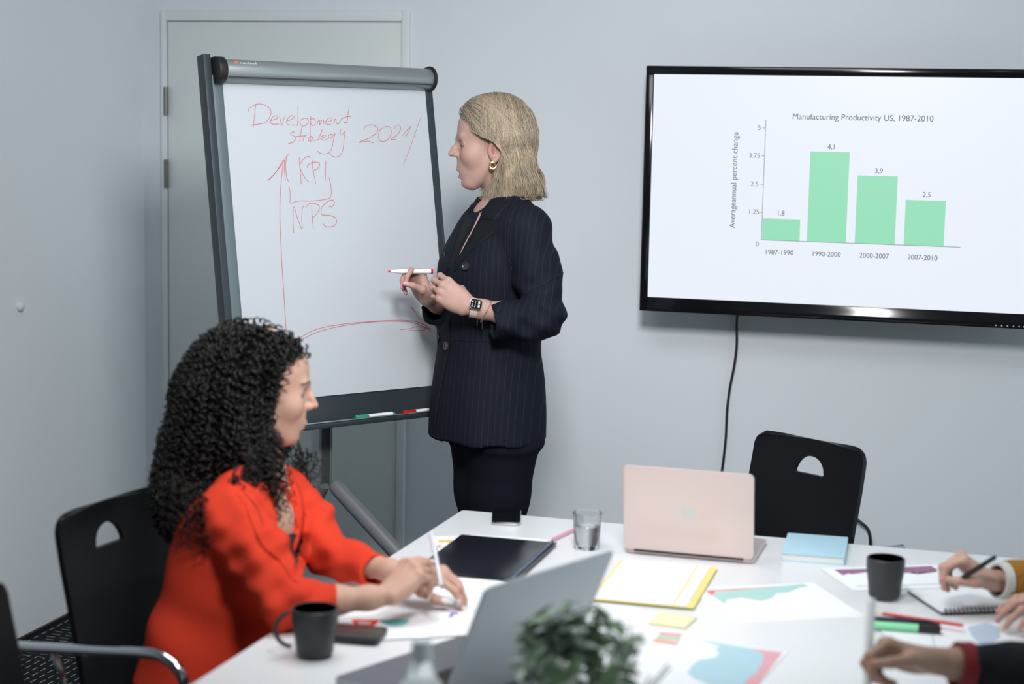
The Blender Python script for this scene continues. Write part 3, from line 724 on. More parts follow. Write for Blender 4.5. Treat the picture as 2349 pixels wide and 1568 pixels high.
def slab_phone(name, label, corners, th, screen_m, edge_m, z=TZ + 0.0003, size=None):
    cen, ux, uy, w_, h_ = fit_rect([on_z(x, y, z) for x, y in corners])
    if size: w_, h_ = size
    o = thing(name, label, 'phone', (cen[0], cen[1], z), math.atan2(ux[1], ux[0]))
    MB().prism(rrect(w_, h_, 0.011), 0, th - 0.0008).build('case', edge_m, o, bevel=0.0018)
    MB().prism(rrect(w_ - 0.004, h_ - 0.004, 0.010), th - 0.0008, th).build('screen', screen_m, o, bevel=0.0003)
    return o
glassblack = mat('phone_glass', (0.004, 0.005, 0.006, 1), rough=0.16)
slab_phone('mobile_phone', 'black phone lying screen up at the far corner of the table', [(1136, 1172), (1197, 1173), (1189, 1206), (1124, 1206)], 0.0085, glassblack, mat('phone_steel', (0.45, 0.47, 0.48, 1), rough=0.2, metal=1.0), size=(0.074, 0.152))
slab_phone('mobile_phone', 'dark phone lying beside the left mug', [(716, 1434), (890, 1449), (866, 1478), (690, 1462)], 0.010, mat('phone_glass_grey', (0.05, 0.052, 0.055, 1), rough=0.2, spec=0.6), mat('phone_case_dark', (0.018, 0.02, 0.024, 1), rough=0.4), z=TZ + 0.0062)

# mugs
def mug(label, px, r0, r1, h, hdir=None):
    c = on_z(px[0], px[1], TZ + 0.0005) + 0
    o = thing('mug', label, 'mug', (c[0], c[1], TZ + 0.0045))
    mm = mat('mug_charcoal', (0.030, 0.034, 0.038, 1), rough=0.42, spec=0.5)
    mi = mat('mug_inside', (0.008, 0.009, 0.010, 1), rough=0.12, spec=0.6)
    MB().lathe([(0.0, 0.0), (r0 - 0.004, 0.0), (r0, 0.004), (r0 + (r1 - r0) * 0.25, h * 0.3), (r1, h * 0.75), (r1, h - 0.002), (r1 - 0.002, h), (r1 - 0.004, h - 0.001)], 40).build('body', mm, o, smooth=True)
    MB().lathe([(r1 - 0.004, h - 0.001), (r1 - 0.0045, h * 0.7), (r0 - 0.004, 0.012), (0.0, 0.006)][::-1], 40).build('inside', mi, o, smooth=True)
    if hdir is not None:
        d = V(hdir); hp = []
        for k in range(17):
            a = math.radians(78 - 160 * k / 16)
            hp.append(d * (r1 - 0.004 + 0.034 * math.cos(a)) + E_Z * (h * 0.54 + 0.033 * math.sin(a)))
        MB().tube(hp, [0.0042] * 17, 12, up=E_Z).build('handle', mm, o, smooth=True)
    return o
mug('charcoal mug with its handle to the left, on the near left of the table', (722, 1504), 0.0345, 0.0435, 0.089, hdir=-E_R * 0.98 - E_F * 0.15)
mug('charcoal mug without visible handle on the right of the table', (2028, 1372), 0.0335, 0.0405, 0.086, hdir=E_F)

# water glass
c = on_z(1345.5, 1257, TZ)
gl = thing('water_glass', 'clear glass tumbler of water beside the pink laptop', 'glass', (c[0], c[1], TZ))
gm = mat('clear_glass', (1, 1, 1, 1), rough=0.0, trans=1.0, ior=1.47)
MB().lathe([(0.0, 0.0), (0.027, 0.0), (0.0295, 0.003), (0.0345, 0.086), (0.0335, 0.087), (0.0322, 0.086), (0.0277, 0.010), (0.0, 0.009)], 40).build('tumbler', gm, gl, smooth=True)
MB().lathe([(0.0, 0.0095), (0.0274, 0.0105), (0.0302, 0.055), (0.0, 0.055)], 40).build('water', mat('water', (0.98, 1, 1, 1), rough=0.0, trans=1.0, ior=1.33), gl, smooth=True)

# pens lying on the table
def pen(name, label, a, b, r, segs, z=TZ, cat='pen', group=None):
    """segs: (part name, start fraction, end fraction, r scale start, r scale end, material)"""
    A_, B_ = on_z(a[0], a[1], z + r), on_z(b[0], b[1], z + r)
    d = B_ - A_
    o = thing(name, label, cat, (A_[0], A_[1], z + 0.0002), 0, group)
    for nm, f0, f1, s0, s1, m in segs:
        MB().tube([d * f0 + E_Z * r, d * f1 + E_Z * r], [r * s0, r * s1], 14).build(nm, m, o, smooth=True)
    return o
pw = mat('pencil_wood', rgb(232, 196, 156), rough=0.6); pr_ = mat('pencil_red', rgb(206, 62, 54), rough=0.35); lead = mat('pencil_lead', (0.03, 0.03, 0.03, 1), rough=0.4)
pen('red_pencil', 'red pencil lying beside the green highlighter', (2003, 1404), (2209, 1434), 0.0036, [('tip', 0.0, 0.02, 0.1, 0.3, lead), ('sharpened_wood', 0.02, 0.11, 0.3, 1.0, pw), ('barrel', 0.11, 1.0, 1, 1, pr_)], z=TZ + 0.0125, cat='pencil')
hg = mat('highlighter_green', rgb(142, 226, 172), rough=0.35); hk = mat('cap_black', (0.015, 0.016, 0.02, 1), rough=0.25)
pen('highlighter', 'mint green highlighter with black cap lying on the table', (1996, 1432), (2158, 1444), 0.0082, [('barrel', 0.0, 0.68, 0.95, 1.0, hg), ('cap', 0.68, 1.0, 1.02, 0.98, hk)], z=TZ + 0.003)
pen('dark_marker', 'dark navy marker lying behind the mint green highlighter', (1996, 1420), (2156, 1431), 0.0075, [('barrel', 0.0, 0.6, 0.95, 1.0, mat('navy_plastic', rgb(26, 32, 56), rough=0.3)), ('cap', 0.6, 1.0, 1.02, 0.98, hk)], z=TZ + 0.003)
pen('pink_pencil', 'pink pencil lying behind the water glass', (1268, 1236), (1330, 1207), 0.0036, [('barrel', 0.0, 1.0, 1, 1, mat('pencil_pink', rgb(222, 150, 172), rough=0.4))], z=TZ + 0.004, cat='pencil')

# light blue notebook
z = TZ
cen, ux, uy, w_, h_ = fit_rect([on_z(x, y, TZ + 0.018) for x, y in [(1807, 1221.5), (1944, 1231.5), (1939, 1279), (1793, 1268)]])
bk = thing('blue_book', 'light blue hardcover notebook lying by the pink laptop', 'notebook', (cen[0], cen[1], TZ), math.atan2(ux[1], ux[0]))
bm_ = mat('book_blue', rgb(172, 208, 224), rough=0.55, bump=0.1, bscale=400)
MB().prism(rrect(w_, h_, 0.003), 0, 0.002).build('back_cover', bm_, bk, bevel=0.0004)
MB().prism(rrect(w_, h_, 0.003), 0.0165, 0.0185).build('front_cover', bm_, bk, bevel=0.0004)
MB().box((w_ / 2 - 0.003, -h_ / 2, 0.001), (w_ / 2, h_ / 2, 0.0175)).build('spine', bm_, bk, bevel=0.001)
MB().box((-w_ / 2 + 0.003, -h_ / 2 + 0.003, 0.0021), (w_ / 2 - 0.0032, h_ / 2 - 0.003, 0.0164)).build('page_block', mat('pages', (0.72, 0.73, 0.70, 1), rough=0.8), bk)

# spiral notebook on the right
z = TZ + 0.001
nbq = [on_z(2089, 1362, z), on_z(2330, 1348, z), on_z(2420, 1402, z), on_z(2155, 1410, z)]
cen, ux, uy, w_, h_ = fit_rect(nbq)
sn = thing('spiral_notebook', 'open spiral notebook under the hand of the person in mustard', 'notebook', (cen[0], cen[1], TZ + 0.0025), math.atan2(ux[1], ux[0]))
MB().box((-w_ / 2, -h_ / 2, 0), (w_ / 2, h_ / 2, 0.002)).build('back_cover', blackmatt, sn)
MB().box((-w_ / 2 + 0.002, -h_ / 2 + 0.004, 0.0021), (w_ / 2 - 0.002, h_ / 2, 0.006)).build('page_block', mat('page_cool', (0.78, 0.80, 0.84, 1), rough=0.6), sn)
for k in range(26):
    x = -w_ / 2 + 0.010 + (w_ - 0.02) * k / 25
    ring = [(x, -h_ / 2 + 0.002 + 0.005 * math.cos(t), 0.0045 + 0.0065 * math.sin(t)) for t in np.linspace(0, 2 * math.pi, 13)]
    MB().tube(ring, 0.0017, 6).build('spiral_ring', blackmatt, sn, smooth=True)

# ------------------------------------------------------------------ laptops
def laptop(name, label, hinge_c, hinge_dir, base_dir, W_, D_, open_deg, body_m, deck_m, z0=TZ, logo=None, key_m=None, screen_m=None):
    """hinge centre on the table, hinge_dir along it, base_dir from hinge toward the user"""
    hx, by = unit(hinge_dir), unit(base_dir)
    o = thing(name, label, 'laptop', (hinge_c[0], hinge_c[1], z0))
    Bf = frame((0, 0, 0), hx, by, E_Z)
    pl = rrect(W_, D_, 0.012, 5, 0, D_ / 2)
    base = MB().prism(pl, 0.0015, 0.0115, M=Bf).build('base', body_m, o, bevel=0.0015)
    deck = MB().prism(rrect(W_ - 0.004, D_ - 0.004, 0.011, 5, 0, D_ / 2), 0.0113, 0.0119, M=Bf).build('deck', deck_m, o)
    well = MB().box((-W_ * 0.45, 0.022, 0.0119), (W_ * 0.45, D_ * 0.52, 0.0121), M=Bf).build('keyboard_well', key_m, deck)
    for r_ in range(5):
        n_ = 14
        for k in range(n_):
            x0 = -W_ * 0.445 + W_ * 0.89 * k / n_; y0 = 0.025 + (D_ * 0.52 - 0.03) * r_ / 5
            MB().box((x0 + 0.0012, y0 + 0.0012, 0.0121), (x0 + W_ * 0.89 / n_ - 0.0012, y0 + (D_ * 0.52 - 0.03) / 5 - 0.0012, 0.0131), M=Bf).build('key', key_m, deck)
    MB().prism(rrect(W_ * 0.42, D_ * 0.36, 0.004, 3, 0, D_ * 0.76), 0.0119, 0.0121, M=Bf).build('trackpad', deck_m, deck, bevel=0.0001)
    a = math.radians(open_deg)
    lup = by * math.cos(a) + E_Z * math.sin(a)          # from hinge toward the lid's top
    ln = np.cross(hx, lup); ln = ln if ln @ by > 0 else -ln  # normal on the screen side
    Lf = frame(E_Z * 0.012 - by * 0.002, hx, lup, ln)
    lid = MB().prism(rrect(W_, D_, 0.012, 5, 0, D_ / 2), -0.0058, 0, M=Lf).build('lid', body_m, o, bevel=0.0018)
    MB().prism(rrect(W_ - 0.008, D_ - 0.008, 0.009, 4, 0, D_ / 2), 0.0, 0.0004, M=Lf).build('screen', screen_m, lid)
    MB().tube([V(Lf((-W_ * 0.42, 0.0, -0.003))), V(Lf((W_ * 0.42, 0.0, -0.003)))], 0.0042, 12).build('hinge', key_m, o, smooth=True)
    if logo:
        r = 0.0165; pts = []
        for k in range(40):
            t = 2 * math.pi * k / 40
            rr = r * (1 + 0.05 * math.cos(2 * t) - 0.10 * max(0, math.cos(t - math.pi / 2)) ** 8 - 0.06 * max(0, math.cos(t + math.pi / 2)) ** 10)
            x, y = rr * math.cos(t), rr * math.sin(t)
            dx_, dy_ = x - 0.0225 , y - 0.001
            if math.hypot(dx_, dy_) < 0.0085: 
                s_ = 0.0085 / math.hypot(dx_, dy_); x, y = 0.0225 + dx_ * s_, 0.001 + dy_ * s_
            pts.append((-x, y + D_ / 2))
        MB().prism(pts[::-1], -0.0062, -0.0058, M=Lf).build('logo', logo, lid)
        MB().prism([(-0.001, 0.017 + D_ / 2), (-0.0015, 0.0225 + D_ / 2), (-0.0065, 0.027 + D_ / 2), (-0.006, 0.021 + D_ / 2)][::-1], -0.0062, -0.0058, M=Lf).build('logo_leaf', logo, lid)
    return o
pinkm = mat('laptop_rose', rgb(214, 197, 192), rough=0.4, metal=0.4)
dk = mat('laptop_dark', (0.02, 0.02, 0.022, 1), rough=0.4)
scb = mat('laptop_screen_off', (0.006, 0.007, 0.009, 1), rough=0.1)
ha, hb = on_z(1424, 1267, TZ), on_z(1737, 1295, TZ)
hd_ = unit(hb - ha)
laptop('rose_laptop', 'open rose gold laptop seen from behind its lid', (ha + hb) / 2 + np.array([-hd_[1], hd_[0], 0]) * 0.004, hd_, np.array([-hd_[1], hd_[0], 0]), 0.304, 0.212, 102, pinkm, mat('laptop_deck_rose', rgb(190, 172, 176), rough=0.4, metal=0.5), z0=TZ, logo=mat('logo_silver', rgb(196, 200, 194), rough=0.3, metal=0.3), key_m=dk, screen_m=scb)
# grey laptop, lid toward the camera's right
_a = math.radians(51); hdir = math.cos(_a) * E_R + math.sin(_a) * E_F; bdir = -math.sin(_a) * E_R + math.cos(_a) * E_F
Pf = on_z(1066, 1454, TZ + 0.012)
W2_, D2_ = 0.3575, 0.2459
hc = Pf - bdir * D2_ - hdir * W2_ / 2
silv = mat('laptop_silver', rgb(176, 181, 186), rough=0.42, metal=0.35)
GREYLAP = laptop('grey_laptop', 'open grey laptop in the foreground with its lid turned to the right', hc, hdir, bdir, W2_, D2_, 113, silv, mat('laptop_deck_grey', rgb(118, 122, 130), rough=0.42, metal=0.4), z0=TZ + 0.001, logo=mat('logo_grey', rgb(120, 124, 130), rough=0.15, metal=0.8), key_m=dk, screen_m=scb)

# ------------------------------------------------------------------ bottle and plant in the foreground
bt = at(968, 1468, 2.50)
bo = thing('water_bottle', 'small clear bottle with a white label in the foreground', 'bottle', (bt[0], bt[1], TZ))
bh = bt[2] - TZ
gb = mat('bottle_glass', (0.93, 0.98, 0.97, 1), rough=0.02, trans=1.0, ior=1.3)
MB().lathe([(0.0, 0.0), (0.028, 0.0), (0.031, 0.006), (0.031, bh * 0.62), (0.028, bh * 0.72), (0.017, bh * 0.83), (0.014, bh * 0.88), (0.014, bh - 0.012), (0.0, bh - 0.012)], 32).build('bottle_body', gb, bo, smooth=True)
MB().lathe([(0.0, bh), (0.013, bh), (0.0145, bh - 0.003), (0.0150, bh - 0.017), (0.0165, bh - 0.024), (0.0165, bh - 0.028), (0.014, bh - 0.028)][::-1], 28).build('cap', mat('bottle_cap', rgb(228, 234, 236), rough=0.35), bo, smooth=True)
MB().lathe([(0.0313, bh * 0.25), (0.0313, bh * 0.70), (0.0290, bh * 0.735)], 40).build('label', mat('bottle_label', rgb(240, 243, 245), rough=0.5), bo, smooth=True)
tdir = unit(-V((bt[0], bt[1], 0)))
tx_ = np.cross(E_Z, tdir)
def lab_wrap(p):
    r = 0.0318; a_ = p[0] / r
    return tuple(tdir * r * math.cos(a_) + tx_ * r * math.sin(a_) + E_Z * (bh * 0.655 + p[1]))
text_mesh('label_print', '8', 0.030, lab_wrap, mat('label_ink', rgb(58, 66, 80), rough=0.5), bo)

random.seed(7)
pc = at(1352, 1520, 2.62)
plant = thing('potted_plant', 'small bushy grey-green plant in a white pot in the foreground', 'plant', (pc[0], pc[1], TZ))
ph = pc[2] - TZ
MB().lathe([(0.0, 0.0), (0.036, 0.0), (0.039, 0.003), (0.050, 0.085), (0.048, 0.087), (0.046, 0.083), (0.036, 0.075), (0.0, 0.075)], 36).build('pot', mat('pot_white', rgb(214, 216, 216), rough=0.4), plant, smooth=True)
MB().lathe([(0.0, 0.0775), (0.046, 0.0765), (0.046, 0.074), (0.0, 0.074)][::-1], 24).build('soil', mat('soil', (0.03, 0.022, 0.016, 1), rough=0.9), plant)
leafm = [mat('leaf_a', rgb(158, 178, 158), rough=0.5, noise=0.15, nscale=60), mat('leaf_b', rgb(118, 146, 112), rough=0.5, noise=0.15, nscale=60), mat('leaf_c', rgb(196, 208, 194), rough=0.5, noise=0.12, nscale=60)]
def leaf_mesh(L, Wd, bend):
    n = 6; vs = []; fs = []
    for i in range(n + 1):
        t = i / n; ww = Wd * math.sin(math.pi * min(1, t * 0.94 + 0.06)) ** 0.75 if t < 1 else 0.0002
        z = -bend * t * t * L; x = t * L
        vs += [(x, -ww / 2, z + 0.12 * ww), (x, 0, z), (x, ww / 2, z + 0.12 * ww)]
    for i in range(n):
        for k in range(2):
            a = i * 3 + k; fs.append((a, a + 1, a + 4, a + 3))
    me = bpy.data.meshes.new('leaf'); me.from_pydata(vs, [], fs); me.shade_smooth()
    return me
leafs = []
for k in range(9):
    me = leaf_mesh(0.036 + 0.018 * random.random(), 0.017 + 0.008 * random.random(), 0.15 + 0.35 * random.random())
    me.materials.append(leafm[k % 3]); leafs.append(me)
stem_m = mat('plant_stem', rgb(96, 110, 74), rough=0.6)
nleaf = 0
for s in range(44):
    th_ = random.random() * 2 * math.pi; el = math.asin(random.uniform(-0.25, 1.0))
    d = V((math.cos(el) * math.cos(th_), math.cos(el) * math.sin(th_), math.sin(el)))
    R_ = random.uniform(0.080, 0.112)
    tip = V((0, 0, ph)) + d * R_ * V((1.16, 1.16, 0.84))
    p0 = V((0.02 * math.cos(th_), 0.02 * math.sin(th_), 0.076))
    mid = (p0 + tip) / 2 + d * 0.018 + V((0, 0, 0.012))
    P = catmull([p0, mid, tip], 8)
    MB().tube(P, [0.0013] * len(P), 5).build('stem', stem_m, plant, smooth=True)
    for j in range(4, len(P)):
        for side in (0, 1):
            if nleaf >= 296: break
            if random.random() < 0.22: continue
            t = unit(P[min(j + 1, len(P) - 1)] - P[j - 1])
            a_ = random.random() * 6.28
            s1 = unit(np.cross(t, V((0.3, 0.5, 0.8)))); s2 = np.cross(t, s1)
            o_dir = unit(t * 0.55 + math.cos(a_ + side * math.pi) * s1 + math.sin(a_ + side * math.pi) * s2)
            x_ = o_dir; z_ = unit(d - x_ * (d @ x_) + V((0, 0, 0.3))); z_ = unit(z_ - x_ * (z_ @ x_)); y_ = np.cross(z_, x_)
            lo = bpy.data.objects.new('leaf', random.choice(leafs)); COL.objects.link(lo); lo.parent = plant
            p = P[j]
            sc = random.uniform(0.75, 1.15)
            lo.matrix_local = Matrix(((x_[0] * sc, y_[0] * sc, z_[0] * sc, p[0]), (x_[1] * sc, y_[1] * sc, z_[1] * sc, p[1]), (x_[2] * sc, y_[2] * sc, z_[2] * sc, p[2]), (0, 0, 0, 1)))
            nleaf += 1
# ================================================================== organic modelling: implicit surfaces meshed on a grid
class Grid:
    def __init__(self, lo, hi, vox):
        self.lo = V(lo); self.vox = vox
        self.n = np.maximum(4, np.ceil((V(hi) - self.lo) / vox).astype(int) + 1)
        self.ax = [(self.lo[i] + vox * np.arange(self.n[i])).astype(np.float32) for i in range(3)]
        self.d = np.full(tuple(self.n), 0.5, np.float32)
    def _box(self, lo, hi):
        a = np.clip(np.floor((V(lo) - self.lo) / self.vox).astype(int), 0, self.n)
        b = np.clip(np.ceil((V(hi) - self.lo) / self.vox).astype(int) + 1, 0, self.n)
        return tuple(slice(int(a[i]), int(b[i])) for i in range(3))
    def _pts(self, sl):
        return self.ax[0][sl[0]][:, None, None], self.ax[1][sl[1]][None, :, None], self.ax[2][sl[2]][None, None, :]
    def _merge(self, sl, e, k, op):
        d = self.d[sl]
        if d.size == 0: return
        if op == 'add':
            if k > 0:
                h = np.maximum(k - np.abs(d - e), 0) / k
                self.d[sl] = np.minimum(d, e) - h * h * k * 0.25
            else: self.d[sl] = np.minimum(d, e)
        else:
            e = -e
            if k > 0:
                h = np.maximum(k - np.abs(d - e), 0) / k
                self.d[sl] = np.maximum(d, e) + h * h * k * 0.25
            else: self.d[sl] = np.maximum(d, e)
    def ell(self, c, r, k=0.01, op='add', R=None):
        c = V(c); r = V(r); m = float(r.max()) + k + 3 * self.vox
        sl = self._box(c - m, c + m)
        X, Y, Z = self._pts(sl)
        X = X - c[0]; Y = Y - c[1]; Z = Z - c[2]
        if R is not None:
            R = np.asarray(R, float)   # rows = local axes
            X, Y, Z = (R[0, 0] * X + R[0, 1] * Y + R[0, 2] * Z), (R[1, 0] * X + R[1, 1] * Y + R[1, 2] * Z), (R[2, 0] * X + R[2, 1] * Y + R[2, 2] * Z)
        k0 = np.sqrt((X / r[0]) ** 2 + (Y / r[1]) ** 2 + (Z / r[2]) ** 2)
        k1 = np.sqrt((X / r[0] ** 2) ** 2 + (Y / r[1] ** 2) ** 2 + (Z / r[2] ** 2) ** 2) + 1e-6
        self._merge(sl, k0 * (k0 - 1) / k1, k, op)
        return self
    def cone(self, a, b, ra, rb, k=0.01, op='add', fold=None):
        a = V(a); b = V(b); m = max(ra, rb) + k + 3 * self.vox
        sl = self._box(np.minimum(a, b) - m, np.maximum(a, b) + m)
        X, Y, Z = self._pts(sl)
        ab = b - a; L2 = float(ab @ ab) + 1e-12
        t = np.clip(((X - a[0]) * ab[0] + (Y - a[1]) * ab[1] + (Z - a[2]) * ab[2]) / L2, 0, 1)
        e = np.sqrt((X - a[0] - t * ab[0]) ** 2 + (Y - a[1] - t * ab[1]) ** 2 + (Z - a[2] - t * ab[2]) ** 2) - (ra + t * (rb - ra))
        if fold is not None: e = e + fold(X, Y, Z, t)
        self._merge(sl, e, k, op)
        return self
    def chain(self, pts, rads, k=0.01, kin=None, op='add', fold=None):
        kin = k if kin is None else kin
        for i in range(len(pts) - 1):
            self.cone(pts[i], pts[i + 1], rads[i], rads[i + 1], k if i == 0 else kin, op, fold)
        return self
    def loft(self, secs, F, L, k=0.02, p=2.4, op='add', cut=True):
        """stacked ellipses: secs = [(centre xyz, a along F, b along L)], sorted by z; F, L horizontal unit vectors"""
        secs = sorted(secs, key=lambda s: s[0][2])
        C = np.array([s[0] for s in secs]); A = np.array([s[1] for s in secs]); B = np.array([s[2] for s in secs]); zz = C[:, 2]
        m = float(max(A.max(), B.max())) * 1.3 + k
        lo = C.min(0) - m; hi = C.max(0) + m; lo[2] = zz[0] - k - 0.02; hi[2] = zz[-1] + k + 0.02
        sl = self._box(lo, hi)
        X, Y, Z = self._pts(sl)
        z1 = np.clip(self.ax[2][sl[2]], zz[0], zz[-1])
        def smooth_interp(v):
            # cubic (pchip-like) interpolation through the sections
            t = np.gradient(v, zz) if len(zz) > 2 else np.full(len(zz), (v[-1] - v[0]) / (zz[-1] - zz[0]))
            i = np.clip(np.searchsorted(zz, z1) - 1, 0, len(zz) - 2)
            h = zz[i + 1] - zz[i]; s = (z1 - zz[i]) / h
            return ((2 * s ** 3 - 3 * s ** 2 + 1) * v[i] + (s ** 3 - 2 * s ** 2 + s) * h * t[i] + (-2 * s ** 3 + 3 * s ** 2) * v[i + 1] + (s ** 3 - s ** 2) * h * t[i + 1])
        cx, cy, a, b = [smooth_interp(q)[None, None, :].astype(np.float32) for q in (C[:, 0], C[:, 1], A, B)]
        U = np.abs(((X - cx) * F[0] + (Y - cy) * F[1]) / a); W_ = np.abs(((X - cx) * L[0] + (Y - cy) * L[1]) / b)
        q = (U ** p + W_ ** p) ** (1.0 / p)
        e = (q - 1) * np.minimum(a, b)
        if cut:
            e = np.maximum(e, np.maximum(zz[0] - Z, Z - zz[-1]))
        self._merge(sl, e.astype(np.float32), k, op)
        return self
    def plane(self, pt, nrm, k=0.0):
        """cut away everything on the side the normal points to"""
        X, Y, Z = self._pts((slice(None),) * 3)
        pt = V(pt); nrm = unit(nrm)
        e = -((X - pt[0]) * nrm[0] + (Y - pt[1]) * nrm[1] + (Z - pt[2]) * nrm[2])
        self._merge((slice(None),) * 3, e, k, 'sub')
        return self
    def custom(self, fn, k=0.0, op='add'):
        sl = (slice(None),) * 3
        self._merge(sl, fn(*self._pts(sl)).astype(np.float32), k, op); return self
    def displace(self, fn):
        self.d = self.d + fn(*self._pts((slice(None),) * 3)).astype(np.float32); return self
    def sample(self, P):
        q = (np.asarray(P) - self.lo) / self.vox
        q = np.clip(q, 0, self.n - 1.001); i = q.astype(int); f = q - i
        d = self.d; out = 0
        for a in (0, 1):
            for b in (0, 1):
                for c in (0, 1):
                    w_ = (f[:, 0] if a else 1 - f[:, 0]) * (f[:, 1] if b else 1 - f[:, 1]) * (f[:, 2] if c else 1 - f[:, 2])
                    out = out + w_ * d[i[:, 0] + a, i[:, 1] + b, i[:, 2] + c]
        return out
    def grad(self, P):
        h = self.vox; g = np.zeros((len(P), 3))
        for a in range(3):
            e = np.zeros(3); e[a] = h
            g[:, a] = self.sample(P + e) - self.sample(P - e)
        return g / (np.linalg.norm(g, axis=1, keepdims=True) + 1e-9)
    def mesh(self):
        d = self.d; d[0] = d[-1] = 0.5; d[:, 0] = d[:, -1] = 0.5; d[:, :, 0] = d[:, :, -1] = 0.5
        s = d < 0
        nx, ny, nz = d.shape
        cs = [(a, b, c) for a in (0, 1) for b in (0, 1) for c in (0, 1)]
        cnt = np.zeros((nx - 1, ny - 1, nz - 1), np.int8)
        for a, b, c in cs: cnt += s[a:nx - 1 + a, b:ny - 1 + b, c:nz - 1 + c]
        act = (cnt > 0) & (cnt < 8)
        I, J, K = np.nonzero(act)
        idx = np.full(act.shape, -1, np.int32); idx[I, J, K] = np.arange(len(I))
        acc = np.zeros((len(I), 3)); num = np.zeros(len(I))
        dv = {c: d[I + c[0], J + c[1], K + c[2]] for c in cs}
        for a in range(8):
            for ax in range(3):
                c0 = cs[a]
                if c0[ax]: continue
                c1 = list(c0); c1[ax] = 1; c1 = tuple(c1)
                d0, d1 = dv[c0], dv[c1]
                m = (d0 < 0) != (d1 < 0)
                t = d0[m] / (d0[m] - d1[m])
                p = np.tile(np.array(c0, float), (m.sum(), 1)); p[:, ax] += t
                acc[m] += p; num[m] += 1
        vs = self.lo + self.vox * (np.stack([I, J, K], 1) + acc / num[:, None])
        quads = []
        for ax in range(3):
            o1, o2 = [(1, 2), (2, 0), (0, 1)][ax]
            s0 = np.moveaxis(s, (ax, o1, o2), (0, 1, 2)); id0 = np.moveaxis(idx, (ax, o1, o2), (0, 1, 2))
            a = s0[:-1, 1:-1, 1:-1]; b = s0[1:, 1:-1, 1:-1]
            e = np.nonzero(a != b)
            i, j, k = e[0], e[1] + 1, e[2] + 1
            q = np.stack([id0[i, j - 1, k - 1], id0[i, j, k - 1], id0[i, j, k], id0[i, j - 1, k]], 1)
            flip = ~a[e]
            q[flip] = q[flip][:, ::-1]
            quads.append(q)
        return vs, np.concatenate(quads)
def np_mesh(name, parts, smooth=True):
    """parts: list of (verts Nx3, faces list/array of quads, colours Nx3 or None) joined in one mesh"""
    me = bpy.data.meshes.new(name)
    Vs = np.concatenate([p[0] for p in parts]); off = 0; Fs = []; Cs = []
    for v, f, c in parts:
        Fs.append(np.asarray(f) + off); off += len(v)
        Cs.append(np.ones((len(v), 3)) * 0.5 if c is None else c)
    nv = len(Vs)
    loops = np.concatenate([f.reshape(-1) for f in Fs]); tot = np.concatenate([np.full(len(f), f.shape[1]) for f in Fs])
    me.vertices.add(nv); me.vertices.foreach_set('co', Vs.astype(np.float32).reshape(-1))
    me.loops.add(len(loops)); me.loops.foreach_set('vertex_index', loops.astype(np.int32))
    me.polygons.add(len(tot)); me.polygons.foreach_set('loop_start', np.concatenate([[0], np.cumsum(tot)[:-1]]).astype(np.int32))
    me.update(calc_edges=True); me.validate()
    at_ = me.color_attributes.new('Col', 'FLOAT_COLOR', 'POINT')
    C4 = np.concatenate([np.concatenate(Cs), np.ones((nv, 1))], 1)
    if len(at_.data) == nv: at_.data.foreach_set('color', C4.astype(np.float32).reshape(-1))
    if smooth: me.shade_smooth()
    return me
def relax(vs, fs, it=1, lam=0.5):
    vs = vs.copy(); f = np.asarray(fs)
    e = np.concatenate([f[:, [0, 1]], f[:, [1, 2]], f[:, [2, 3]], f[:, [3, 0]]])
    for _ in range(it):
        s = np.zeros_like(vs); n = np.zeros(len(vs))
        for a, b in ((0, 1), (1, 0)):
            np.add.at(s, e[:, a], vs[e[:, b]]); np.add.at(n, e[:, a], 1)
        vs += lam * (s / np.maximum(n, 1)[:, None] - vs)
    return vs
def blob(P, c, r):
    """soft 0..1 mask of an ellipsoid (r scalar or 3)"""
    q = ((P - V(c)) / V(r if not np.isscalar(r) else (r, r, r))); q = np.sqrt((q ** 2).sum(1))
    return np.clip((1.15 - q) / 0.3, 0, 1)
def seg_dist(P, a, b):
    a, b = V(a), V(b); ab = b - a
    t = np.clip(((P - a) @ ab) / (ab @ ab), 0, 1)
    return np.linalg.norm(P - a - t[:, None] * ab, axis=1)
def front_mask(P, pts, r, xmin=0.055):
    Q = P.copy(); Q[:, 0] = 0
    return path_mask(Q, [(0, q[1], q[2]) for q in pts], r) * (P[:, 0] > xmin)
def path_mask(P, pts, r):
    m = np.zeros(len(P))
    for i in range(len(pts) - 1): m = np.maximum(m, np.clip((1.25 - seg_dist(P, pts[i], pts[i + 1]) / r) / 0.5, 0, 1))
    return m
def mixc(C, m, col):
    return C * (1 - m[:, None]) + np.array(col)[None, :] * m[:, None]

